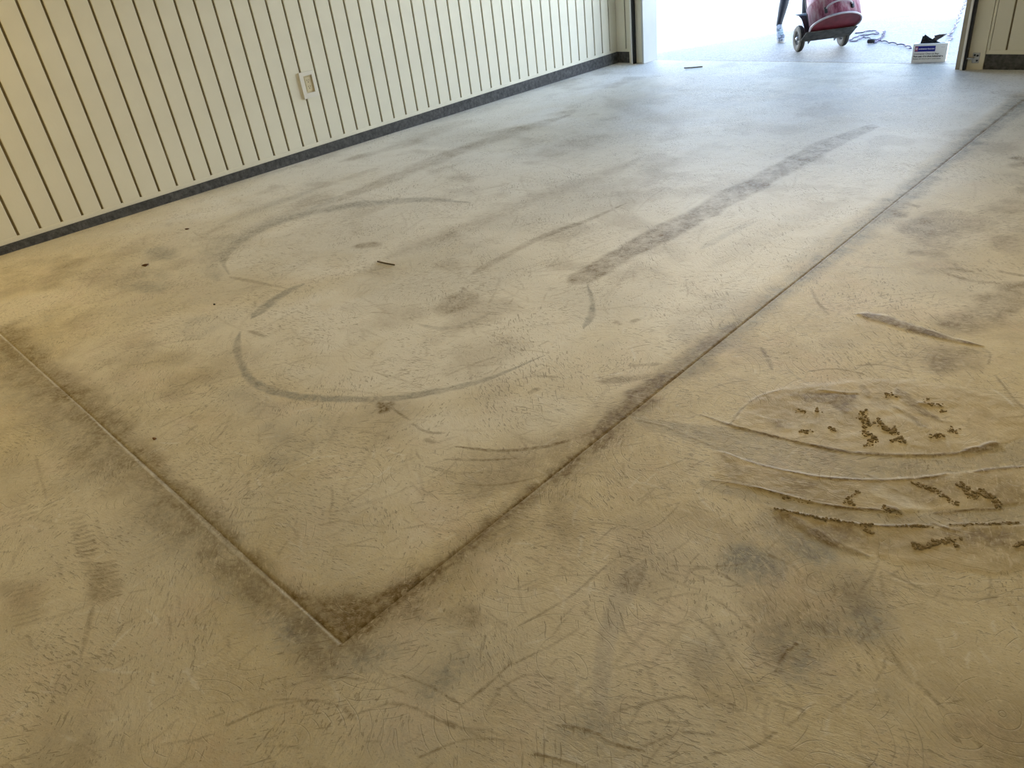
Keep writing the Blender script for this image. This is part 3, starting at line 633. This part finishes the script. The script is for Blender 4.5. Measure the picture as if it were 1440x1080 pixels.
# bag poking out
BAG = mat('black_plastic', (.008, .008, .010), .35, var=.3, bump=.004, bscale=25); BAGG = mat('creased_grey_plastic', (.13, .11, .12), .3, var=.4, bump=.004, bscale=30)
bg_ = tag(empty('trash_bag', (b0.x, b0.y, zf(b0.y)), cb.rotation_euler.z), 'black plastic bag poking up in two points from the open carton', 'bag')
def sheet(name, pts, th, m, par, n=7):
    """creased folded plastic: outline with thickness and puckers"""
    P = [Vector((p[0], 0, p[1])) for p in pts]; bm = bmesh.new(); yo = pts[0][2] if len(pts[0]) > 2 else 0
    c = sum(P, Vector())/len(P); fr = []; bk = []
    ring = []
    for s in (1, .66, .33):
        rr = []
        for i in range(len(P)):
            for k in range(n):
                q = P[i].lerp(P[(i+1) % len(P)], k/n); q = c.lerp(q, s)
                dy = (.5*math.sin(i*2.1+k*1.7)+.5*random.uniform(-1, 1))*.006*(1 if s < 1 else .4)
                rr.append((Vector((q.x, yo-th*(1.2-s)+dy, q.z)), Vector((q.x, yo+th*(1.2-s)+dy, q.z))))
        ring.append(rr)
    R1 = [[bm.verts.new(a) for a, _ in r] for r in ring]; R2 = [[bm.verts.new(b) for _, b in r] for r in ring]
    N = len(R1[0])
    for R, fl in ((R1, 0), (R2, 1)):
        for a, b in zip(R, R[1:]):
            for i in range(N):
                f = (a[i], a[(i+1) % N], b[(i+1) % N], b[i]); bm.faces.new(f if not fl else f[::-1])
        bm.faces.new(R[-1] if not fl else R[-1][::-1])
    for i in range(N): bm.faces.new((R1[0][i], R2[0][i], R2[0][(i+1) % N], R1[0][(i+1) % N]))
    return obj(name, bm, m, par)
sheet('bag_film', [(.052, .10, .045), (.056, .18), (.066, .240), (.078, .238), (.086, .252), (.13, .222), (.19, .190), (.235, .172), (.235, .10)], .012, BAG, bg_)
sheet('bag_fold', [(.15, .12, .058), (.150, .20), (.172, .222), (.165, .236), (.21, .246), (.28, .250), (.245, .222), (.20, .192), (.19, .12)], .006, BAGG, bg_)

# cords
CORD = mat('purple_black_cord', (.09, .06, .17), .5, scale=25, col2=(.03, .02, .05), thr=(.45, .55)); PLUGM = mat('plug_rubber', (.012, .012, .014), .5)
def cord(name, pts, label, wig=.02, r=.006, lift=0, per=.17):
    sp = [at(p[0], p[1]) for p in spline([(a, b, 0) for a, b in pts], 10)]
    out = []; s = 0
    for i, p in enumerate(sp):
        if i: s += (p-sp[i-1]).length
        a = sp[max(i-1, 0)]; b = sp[min(i+1, len(sp)-1)]; t = (b-a).normalized(); nn = Vector((-t.y, t.x, 0))
        q = p+nn*wig*math.sin(s*2*PI/per); out.append(Vector((q.x, q.y, zf(q.y)+r+.001+lift+max(0, .5*wig*math.cos(s*2*PI/per)))))
    # resample smooth
    o = obj(name, tube(bmesh.new(), spline(out, 3), r, 8), CORD, smooth=True); return tag(o, label, 'cord', None)
c1 = cord('extension_cord', [(1281.5, 70), (1276, 66), (1262, 63), (1246, 60), (1238, 58), (1228, 61), (1240, 53), (1243, 46)], 'purple and black extension cord lying between the cart and the white carton', .015)
c2 = cord('extension_cord', [(1244, 45), (1242, 52), (1232, 57), (1222, 55), (1214, 53), (1204, 58), (1194, 58.5), (1203, 53), (1216, 50), (1233, 49), (1232, 45.5), (1224, 44), (1215, 46), (1203, 47.5)], 'loose end of purple cord looped beside the red drum', .012)
pl = obj('plug', lathe(bmesh.new(), [(0, 0), (.012, 0), (.022, .01), (.024, .05), (.02, .07), (.008, .085), (0, .085)], 14), PLUGM, c2)
pp = at(1219, 61.5); pl.matrix_world = Matrix.Translation((pp.x, pp.y, zf(pp.y)+.026)) @ Matrix.Rotation(.4, 4, 'Z') @ Matrix.Rotation(PI/2, 4, 'Y')
c3 = cord('extension_cord', [(1331, 61), (1337, 55), (1335, 50), (1343, 38), (1350, 20), (1356, 6), (1359, -8), (1362, -30)], 'purple cord running up the driveway from behind the white carton', .014, .0085, 0, .42)

# hand truck
wA, wB = at(1124, 72.3), at(1182, 65.3)
ax = (wB-wA); ang = math.atan2(ax.y, ax.x); mid = (wA+wB)/2
WR = .142; TH = math.radians(32); half = ax.length/2
ht = tag(empty('hand_truck', (mid.x, mid.y, zf(mid.y)), ang), 'black hand truck tipped back on two wheels, carrying the red drum', 'cart')
# local axes: +x along the axle, -y forwards (the toe), tipped about the axle
TIP = Matrix.Translation((0, 0, WR)) @ Matrix.Rotation(-TH, 4, 'X') @ Matrix.Translation((0, 0, -WR))
def tp(p): return TIP @ Vector(p)
fy = -.10; pw = .285    # the frame stands ahead of the axle
for s in (-1, 1):
    o = obj('side_rail', tube(bmesh.new(), spline([tp((s*.16, fy, .075)), tp((s*.16, fy, .4)), tp((s*.17, fy, .9)), tp((s*.17, fy, 1.1)), tp((s*.17, fy+.03, 1.22)), tp((s*.17, fy+.10, 1.28))], 6), .016, 12), BLACK, ht, True)
    obj('axle_brace', tube(bmesh.new(), [tp((s*.15, fy, .35)), tp((s*.15, 0, WR))], .010, 8), BLACK, ht)
    obj('axle_bracket', bx(s*.15-.004, s*.15+.004, fy, .02, .075, .19, M=TIP), BLACK, ht)
    g = obj('grip', tube(bmesh.new(), [tp((s*.17, fy+.06, 1.255)), tp((s*.17, fy+.17, 1.33))], .021, 12), TREAD, ht, True)
    # wheel: tyre > rim > hub
    wx = s*half*1.06
    RW = Matrix.Translation((wx, 0, WR)) @ Matrix.Rotation(PI/2, 4, 'Y')
    prof = [(.068, -.020), (.092, -.032), (.124, -.032), (.137, -.020), (WR, 0), (.137, .020), (.124, .032), (.092, .032), (.068, .020)]
    ty = obj('tyre', lathe(bmesh.new(), prof, 40, RW, True), TYRE, ht, True)
    tr = obj('tread', lathe(bmesh.new(), [(.1375, -.0205), (WR+.0006, -.004), (WR+.0006, .004), (.1375, .0205), (.132, 0)], 40, RW, True), TREAD, ty)
    obj('rim', lathe(bmesh.new(), [(.020, -.012), (.045, -.004), (.070, -.018), (.072, 0), (.070, .018), (.045, .004), (.020, .012)], 32, RW, True), BLACK, ty, True)
    obj('hub', lathe(bmesh.new(), [(0, -.036), (.014, -.036), (.022, -.028), (.022, .028), (.014, .036), (0, .036)], 20, RW), ZINC, ty, True)
    # fender: a shield on the frame in front of the wheel, its top bent back over it
    bm = bmesh.new(); prev = None
    for (q, z_, fl) in ((fy-.004, .07, .01), (fy-.004, .16, .01), (fy-.004, .25, .018), (fy+.004, .32, .03), (fy+.022, .37, .05), (fy+.055, .405, .08), (fy+.09, .425, .105)):
        row = [bm.verts.new(tp((x_, q+t_, z_+t_*.6))) for x_ in (s*.125, s*(.205+fl)) for t_ in (0, .005)]
        if prev:
            for (a_, b_) in ((0, 1), (1, 3), (3, 2), (2, 0)): bm.faces.new((prev[a_], prev[b_], row[b_], row[a_]))
        else: bm.faces.new((row[0], row[1], row[3], row[2]))
        prev = row
    bm.faces.new((prev[0], prev[2], prev[3], prev[1])); bmesh.ops.recalc_face_normals(bm, faces=bm.faces)
    obj('fender', bm, BLACK, ht)
obj('axle', tube(bmesh.new(), [(-half, 0, WR), (half, 0, WR)], .009, 10), ZINC, ht)
for z in (.14, .42, .72, 1.0): obj('cross_bar', tube(bmesh.new(), [tp((-.165, fy, z)), tp((0, fy+.02, z)), tp((.165, fy, z))], .010, 8), BLACK, ht)
TD = .22
obj('toe_plate', bx(-pw, pw, fy-TD, fy+.01, .058, .066, bev=.002, M=TIP), PLATE, ht)
obj('heel_plate', bx(-pw, pw, fy+.002, fy+.01, .058, .14, bev=.002, M=TIP), PLATE, ht)

# drum
DRM = bpy.data.materials.new('dusty_red_drum'); DRM.use_nodes = True; n = DRM.node_tree; b = n.nodes['Principled BSDF']; b.inputs['Roughness'].default_value = .6
tc = n.nodes.new('ShaderNodeTexCoord'); mp = n.nodes.new('ShaderNodeMapping'); mp.inputs['Scale'].default_value = (1, 1, .35); n.links.new(tc.outputs['Object'], mp.inputs['Vector'])
nz = n.nodes.new('ShaderNodeTexNoise'); nz.inputs['Scale'].default_value = 9; nz.inputs['Detail'].default_value = 8; nz.inputs['Roughness'].default_value = .7; n.links.new(mp.outputs[0], nz.inputs['Vector'])
rp = n.nodes.new('ShaderNodeValToRGB'); e = rp.color_ramp.elements; e[0].position = .36; e[0].color = (.13, .012, .035, 1); e[1].position = .60; e[1].color = (.42, .29, .33, 1); m_ = e.new(.47); m_.color = (.28, .09, .14, 1)
n.links.new(nz.outputs['Fac'], rp.inputs['Fac']); n.links.new(rp.outputs[0], b.inputs['Base Color'])
DRB = mat('dark_red_base', (.20, .025, .035), .5, var=.4, scale=12); RIM = mat('dusty_rim', (.48, .42, .43), .6, var=.3, scale=15)
DR = .268; DHt = .74
dyc = fy-.025-DR
# set slightly turned and tipped with the truck
DM = Matrix.Translation(ht.location) @ Matrix.Rotation(ang, 4, 'Z') @ TIP @ Matrix.Translation((.012, dyc, .070))
dm = tag(empty('steel_drum'), 'dusty pinkish red steel drum with a grey bow handle, strapped on the tipped hand truck', 'drum'); dm.matrix_world = DM
prof = [(DR-.012, .02), (DR, .012), (DR, .22), (DR+.008, .235), (DR+.008, .25), (DR, .265), (DR, .47), (DR+.008, .485), (DR+.008, .50), (DR, .515), (DR, DHt), (DR-.01, DHt)]
obj('drum_body', lathe(bmesh.new(), prof, 56), DRM, dm, True)
obj('drum_base', lathe(bmesh.new(), [(0, .016), (DR-.02, .016), (DR-.006, .020), (DR-.006, .03), (0, .03)], 56), DRB, dm)
obj('base_rim', lathe(bmesh.new(), [(DR-.006, .0), (DR+.006, .0), (DR+.009, .008), (DR+.006, .018), (DR-.006, .018)], 56, None, True), RIM, dm, True)
obj('lid', lathe(bmesh.new(), [(0, DHt+.005), (DR-.02, DHt+.005), (DR-.015, DHt+.015), (DR+.01, DHt+.015), (DR+.012, DHt-.02), (DR+.002, DHt-.02), (DR+.002, DHt), (0, DHt-.004)], 56), RIM, dm, True)
ha = math.radians(-99)     # handle faces the front, a little to the left
HB = []
for t in np.linspace(-1, 1, 13):
    a_ = ha+t*.50; zz = .095+.03*(1-t*t); rr = DR+.01+.045*(1-t**4); HB.append((rr*math.cos(a_), rr*math.sin(a_), zz))
obj('bow_handle', tube(bmesh.new(), HB, .009, 10), RIM, dm, True)
for t in (-1, 1):
    a_ = ha+t*.51; M = Matrix.Rotation(a_, 4, 'Z')
    obj('handle_lug', bx(DR-.004, DR+.022, -.014, .014,   .055, .115, bev=.004, M=M), BLACK, dm)

# ------------------------------------------------------------------ person behind the truck
SKIN = mat('skin', (.48, .30, .21), .5, var=.06); LEG = mat('black_leggings', (.012, .014, .02), .6, var=.3, scale=30); TEE = mat('grey_shirt', (.20, .22, .25), .8, var=.15, scale=25, bump=.003, bscale=30)
HAIR = mat('dark_hair', (.03, .02, .014), .5, var=.4, scale=60); SHOE = mat('grey_mesh_shoe', (.42, .43, .45), .7, scale=34, col2=(.13, .14, .16), thr=(.42, .55)); SOLE = mat('white_sole', (.5, .47, .42), .6, var=.06); LACE = mat('white_lace', (.5, .76, .78), .7)
def skin(name, verts, edges, rad, m, parent, lv=2):
    me = bpy.data.meshes.new(name); me.from_pydata(verts, edges, []); o = bpy.data.objects.new(name, me); COL.objects.link(o)
    sk = o.modifiers.new('s', 'SKIN'); sk.use_smooth_shade = True; sb = o.modifiers.new('u', 'SUBSURF'); sb.levels = lv; sb.render_levels = lv
    for i, r in enumerate(rad):
        r = r if isinstance(r, tuple) else (r, r); me.skin_vertices[0].data[i].radius = r; me.skin_vertices[0].data[i].use_root = (i == 0)
    dg = bpy.context.evaluated_depsgraph_get(); me2 = bpy.data.meshes.new_from_object(o.evaluated_get(dg)); bpy.data.objects.remove(o)
    me2.materials.clear(); q = link(name, me2, m, parent, True); return q
fwd = Vector((math.sin(ang), -math.cos(ang), 0)); right = Vector((math.cos(ang), math.sin(ang), 0))   # fwd = truck's toe direction; 'right' = along the axle
F1 = at(1095.5, 57.5); F2 = at(1131.5, 40)
org = Vector((F1.x, F1.y, zf(F1.y)))
pe = tag(empty('person', org, ang), 'person in black leggings and grey running shoes walking behind the hand truck', 'person')
def loc(P): 
    d = Vector(P)-org; return Vector((d.dot(right), d.dot(-fwd), d.z))    # local: +x along axle, -y forwards
f1 = Vector((0, 0, 0)); f2 = loc((F2.x, F2.y, zf(F2.y)))
k1 = None
gripL = [loc(ht.matrix_world @ Vector((0, 0, 0)))]
def g_world(s): return Matrix.Translation(ht.location) @ Matrix.Rotation(ang, 4, 'Z') @ tp((s*.17, fy+.13, 1.30))
hands = [loc(g_world(-1)), loc(g_world(1))]
px = (f1.x+f2.x)/2+.02; py = (f1.y+f2.y)/2; pz = .90
pel = Vector((px, py, pz)); hipA = pel+Vector((-.09, 0, -.02)); hipB = pel+Vector((.09, 0, -.02))
a1 = f1+Vector((0, .06, .15)); a2 = f2+Vector((0, .06, .13))
def knee(h, a, bend): return h.lerp(a, .5)+Vector((0, -bend, 0))
kA = knee(hipA, a1, .04); kB = knee(hipB, a2, .12)
V_ = [pel, pel+Vector((0, -.01, .14)), pel+Vector((0, -.04, .32)), pel+Vector((0, -.07, .45)), pel+Vector((0, -.085, .53)), pel+Vector((0, -.10, .58)),
      hipA, hipA.lerp(kA, .45), kA, kA.lerp(a1, .28), kA.lerp(a1, .75), a1, hipB, hipB.lerp(kB, .45), kB, kB.lerp(a2, .28), kB.lerp(a2, .75), a2]
R__ = [(.15, .11), (.125, .095), (.15, .105), (.13, .09), .055, .05, .095, .083, .058, .062, .042, .036, .095, .083, .058, .062, .042, .036]
E_ = [(0, 1), (1, 2), (2, 3), (3, 4), (4, 5), (0, 6), (6, 7), (7, 8), (8, 9), (9, 10), (10, 11), (0, 12), (12, 13), (13, 14), (14, 15), (15, 16), (16, 17)]
sh = [V_[3]+Vector((-.17, 0, 0)), V_[3]+Vector((.17, 0, 0))]
for s_, hnd in zip(sh, hands):
    el = s_.lerp(hnd, .5)+Vector((math.copysign(.09, s_.x-pel.x), .07, -.06)); w_ = el.lerp(hnd, .86); i0 = len(V_)
    V_ += [s_, s_.lerp(el, .5), el, el.lerp(w_, .4), w_, hnd+Vector((0, .0, .02))]; R__ += [.058, .046, .038, .036, .025, (.03, .022)]
    E_ += [(3, i0)]+[(i0+k, i0+k+1) for k in range(5)]
body = skin('body', [tuple(v) for v in V_], E_, R__, SKIN, pe)
body.data.materials.append(LEG); body.data.materials.append(TEE)
mi = []
for p in body.data.polygons:
    c = p.center; armd = min((c-h).length for h in hands)
    if c.z < pz+.05: mi.append(1)
    elif c.z < pz+.53 and armd > .38: mi.append(2)
    else: mi.append(0)
body.data.polygons.foreach_set('material_index', mi)
# head
hc = V_[5]+Vector((0, -.03, .11)); bm = bmesh.new(); bmesh.ops.create_uvsphere(bm, u_segments=28, v_segments=20, radius=1)
for v in bm.verts:
    x_, y_, z_ = v.co; w_ = .074*(1-.18*max(0, -z_)); jaw = 1-.12*max(0, -z_)
    v.co = Vector((x_*w_, y_*.092*jaw-.008*max(0, -z_), z_*.115))
    if y_ < -.5 and abs(x_) < .18 and -.25 < z_ < .12: v.co.y -= .016*(1-abs(x_)/.18)*(1-abs(z_+.08)/.2)
    v.co += hc
obj('head', bm, SKIN, pe, True)
EYE = mat('eye', (.7, .7, .68), .2); LIP = mat('lips', (.38, .14, .12), .5)
for s in (-1, 1):
    bm = bmesh.new(); bmesh.ops.create_uvsphere(bm, u_segments=10, v_segments=8, radius=.011, matrix=Matrix.Translation(hc+Vector((s*.03, -.078, .01)))); obj('eye', bm, EYE, pe, True)
    bm = bmesh.new(); bmesh.ops.create_uvsphere(bm, u_segments=12, v_segments=8, radius=1, matrix=Matrix.Translation(hc+Vector((s*.074, .005, -.002))) @ Matrix.Diagonal((.010, .018, .030, 1))); obj('ear', bm, SKIN, pe, True)
obj('mouth', tube(bmesh.new(), [hc+Vector((-.022, -.078, -.055)), hc+Vector((0, -.084, -.057)), hc+Vector((.022, -.078, -.055))], [.003, .006, .003], 8), LIP, pe, True)
bm = bmesh.new(); bmesh.ops.create_uvsphere(bm, u_segments=28, v_segments=20, radius=1)
for v in bm.verts:
    x_, y_, z_ = v.co; v.co = Vector((x_*.083, y_*.100+.010, z_*.120+.010)); 
    if y_ < -.25 and z_ < .45: v.co = Vector((v.co.x*.8, v.co.y*.4+.02, v.co.z*.8))
    if z_ < -.4: v.co.y += .02
    v.co += hc
obj('hair', bm, HAIR, pe, True)
# hands: four fingers curled round the grip, thumb from the side
for s, hnd in zip((-1, 1), hands):
    for k, ln in enumerate((.9, 1, .95, .78)):
        yo = .035-.02*k
        b0_ = hnd+Vector((-s*.002, yo*.8, .026+yo*.4)); skin('finger', [tuple(b0_), tuple(b0_+Vector((s*.022*ln, -.004, .004))), tuple(b0_+Vector((s*.034*ln, -.005, -.020))), tuple(b0_+Vector((s*.022*ln, -.004, -.046)))], [(0, 1), (1, 2), (2, 3)], [.010, .0095, .009, .0075], SKIN, pe, 1)
    b0_ = hnd+Vector((-s*.012, .03, .022)); skin('thumb', [tuple(b0_), tuple(b0_+Vector((-s*.020, -.012, -.008))), tuple(b0_+Vector((-s*.020, -.03, -.034)))], [(0, 1), (1, 2)], [.013, .011, .009], SKIN, pe, 1)
# shoes
def shoe(f, pitch, yaw=0):
    M = Matrix.Translation(f) @ Matrix.Rotation(yaw, 4, 'Z') @ Matrix.Rotation(pitch, 4, 'X') @ Matrix.Scale(1.15, 4)
    def loft(secs, name, m, par):
        bm = bmesh.new(); rows = []
        for (y_, w_, z0, z1) in secs:
            row = []
            for k in range(16):
                a_ = 2*PI*k/16; c_, s_ = math.cos(a_), math.sin(a_)
                row.append(bm.verts.new(M @ Vector((w_*math.copysign(abs(c_)**.7, c_), y_, (z0+z1)/2+(z1-z0)/2*math.copysign(abs(s_)**.7, s_)))))
            rows.append(row)
        for a_, b_ in zip(rows, rows[1:]):
            for k in range(16): bm.faces.new((a_[k], a_[(k+1) % 16], b_[(k+1) % 16], b_[k]))
        bm.faces.new(rows[0][::-1]); bm.faces.new(rows[-1]); bmesh.ops.recalc_face_normals(bm, faces=bm.faces)
        return obj(name, bm, m, par, True)
    up = loft([(.085, .018, .03, .07), (.08, .030, .02, .10), (.05, .036, .018, .115), (.02, .037, .018, .112), (-.01, .038, .018, .092), (-.05, .042, .018, .075), (-.10, .046, .016, .062), (-.145, .040, .016, .050), (-.170, .022, .018, .038)], 'shoe', SHOE, pe)
    loft([(.095, .020, .004, .028), (.085, .034, 0, .030), (.03, .036, 0, .028), (-.03, .038, 0, .026), (-.10, .050, 0, .026), (-.15, .044, .003, .026), (-.182, .022, .010, .026)], 'sole', SOLE, up)
    for k in range(5):
        y_ = -.015-.018*k; z_ = .088-.006*k
        obj('lace', tube(bmesh.new(), [M @ Vector((-.024, y_, z_-.006)), M @ Vector((0, y_-.004, z_+.004)), M @ Vector((.024, y_, z_-.006))], .003, 6), LACE, up)
shoe(f1+Vector((0, 0, .050)), .32, -.15); shoe(f2, .35)

# ------------------------------------------------------------------ crumbs and litter on the floor
CR = mat('damp_dust', (.36, .28, .155), .95, var=.4, scale=60, bump=.002, bscale=120)
def fz(p): 
    i = min(max(np.searchsorted(gx, p.x+.02), 0), NX-1); j = min(max(np.searchsorted(gy, p.y), 0), NY-1); return zf(p.y)+H[i, j]
def clumps(items, label):
    bm = bmesh.new(); 
    for (x0, y0, x1, y1, sx, n_, r) in items:
        for _ in range(n_):
            t = random.random(); p = at(x0+(x1-x0)*t+random.gauss(0, sx*1.35), y0+(y1-y0)*t+random.gauss(0, sx*.6)); rr = r*.78*random.choice((.4, .6, .8, 1.2))
            res = bmesh.ops.create_icosphere(bm, subdivisions=1, radius=rr, matrix=Matrix.Translation((p.x, p.y, fz(p)+rr*.3)) @ Matrix.Rotation(random.random()*6, 4, 'Z') @ Matrix.Diagonal((1.4, .9, .6, 1)))
            for v in res['verts']: v.co += Vector((random.uniform(-1, 1), random.uniform(-1, 1), random.uniform(-1, 1)))*rr*.22
    return tag(obj('dust_clumps', bm, CR), label, 'dust', 'crumbled dust ridges', 'stuff')
clumps([(1213, 580, 1218, 602, 3, 60, .006), (1222, 596, 1224, 600, 2, 12, .006), (1214, 608, 1222, 614, 3, 26, .006), (1228, 614, 1226, 624, 3, 20, .006), (1216, 626, 1224, 627, 2, 10, .005)], 'upright row of dark dust crumbs in the middle of the swept spill')
clumps([(1236, 592, 1242, 600, 2, 20, .006), (1244, 602, 1256, 608, 3, 36, .006), (1256, 608, 1268, 622, 3, 34, .006), (1254, 620, 1262, 619, 2, 16, .006)], 'slanting row of dark dust crumbs right of the upright row in the spill')
clumps([(1146, 577, 1154, 581, 2, 10, .006), (1168, 600, 1174, 608, 2, 16, .005), (1117, 577, 1134, 581, 2, 20, .004), (1126, 608, 1134, 606, 3, 16, .005)], 'scattered dust crumbs at the left of the spill above the wide swept lane')
clumps([(1298, 567, 1322, 571, 2, 20, .005), (1322, 576, 1327, 580, 1.5, 12, .005), (1302, 563, 1305, 561, 1, 8, .005), (1314, 613, 1324, 615, 3, 26, .006), (1336, 604, 1346, 608, 3, 20, .005), (1243, 553, 1253, 559, 2, 14, .005)], 'dust crumbs at the upper right of the swept spill')
clumps([(1192, 702, 1200, 712, 2, 24, .005), (1192, 702, 1212, 690, 2, 20, .004), (1238, 714, 1262, 722, 3, 34, .004), (1100, 699, 1140, 709, 2, 30, .004)], 'small crumbs along the upper edge of the narrow swept lane')
clumps([(1280, 678, 1316, 692, 2, 44, .005), (1316, 692, 1344, 710, 2, 34, .005), (1346, 680, 1362, 688, 3, 24, .005), (1355, 686, 1375, 702, 3, 40, .006), (1375, 690, 1394, 700, 3, 40, .006), (1396, 702, 1406, 716, 2, 24, .005)], 'crumbly dust ridges between the two swept lanes at the right')
clumps([(1282, 764, 1295, 771, 2, 30, .006), (1295, 771, 1318, 764, 2, 44, .006), (1318, 764, 1344, 760, 2.4, 44, .006), (1342, 766, 1348, 771, 1, 8, .005), (1426, 770, 1440, 764, 2, 24, .006)], 'curved crumbly dust ridge below the narrow swept lane')
clumps([(1090, 717, 1150, 730, 1.4, 60, .004), (1150, 730, 1225, 741, 1.4, 60, .0045), (1260, 741, 1308, 741, 1.4, 50, .0045), (1335, 739, 1430, 736, 1.3, 60, .004), (1215, 745, 1225, 752, 2, 14, .005)], 'fine crumbs along the lower edge of the narrow swept lane')
LEAF = mat('brown_leaf', (.12, .055, .022), .7, var=.5, scale=80, bump=.001, bscale=60); STICK = mat('straw', (.14, .10, .05), .8, var=.3, scale=50)
def chip(px, py, r, label, m=LEAF, el=1.4, rz=0, name='leaf_fragment'):
    p = at(px, py); bm = bmesh.new(); n_ = 9; top = []; bot = []
    for k in range(n_):
        a_ = 2*PI*k/n_; rr = r*random.uniform(.55, 1.15)
        x_, y_ = rr*el*math.cos(a_), rr*math.sin(a_)
        top.append(bm.verts.new((x_, y_, .004+.25*r*math.cos(a_*2)+.1*r))); bot.append(bm.verts.new((x_*.95, y_*.95, .0015+.25*r*math.cos(a_*2)+.1*r-.001)))
    c1_ = bm.verts.new((0, 0, .004+.5*r)); c2_ = bm.verts.new((0, 0, .0025+.4*r))
    for k in range(n_):
        k2 = (k+1) % n_; bm.faces.new((top[k], top[k2], c1_)); bm.faces.new((bot[k2], bot[k], c2_)); bm.faces.new((top[k], bot[k], bot[k2], top[k2]))
    o = obj(name, bm, m); o.location = (p.x, p.y, fz(p)); o.rotation_euler.z = rz; return tag(o, label, 'debris')
chip(205, 373.5, .017, 'small curled brown leaf scrap on the floor near the plank wall', rz=.8)
chip(217.5, 617.5, .007, 'tiny tan chip lying above the left floor joint', mat('tan_chip', (.30, .16, .07), .7, var=.4, scale=80), rz=.3)
chip(302, 428.5, .006, 'tiny black crumb beside the grey ring mark', TREAD, rz=.2, name='crumb'); chip(263, 322.5, .008, 'small brown speck near the plank wall, right of the leaf scrap', el=2.2, rz=.7, name='crumb')
def twig(pts, r, label):
    P = [at(*p) for p in pts]; P = [Vector((p.x, p.y, fz(p)+r+.001)) for p in P]
    return tag(obj('straw', tube(bmesh.new(), spline(P, 5), r, 7), STICK, smooth=True), label, 'debris')
twig([(531, 368.5), (542, 371), (555, 373.5)], .0042, 'thin dark straw lying on the pale floor between ring marks')
twig([(962, 96.5), (972, 96), (988, 94.5)], .006, 'dark scrap of string lying just inside the doorway')
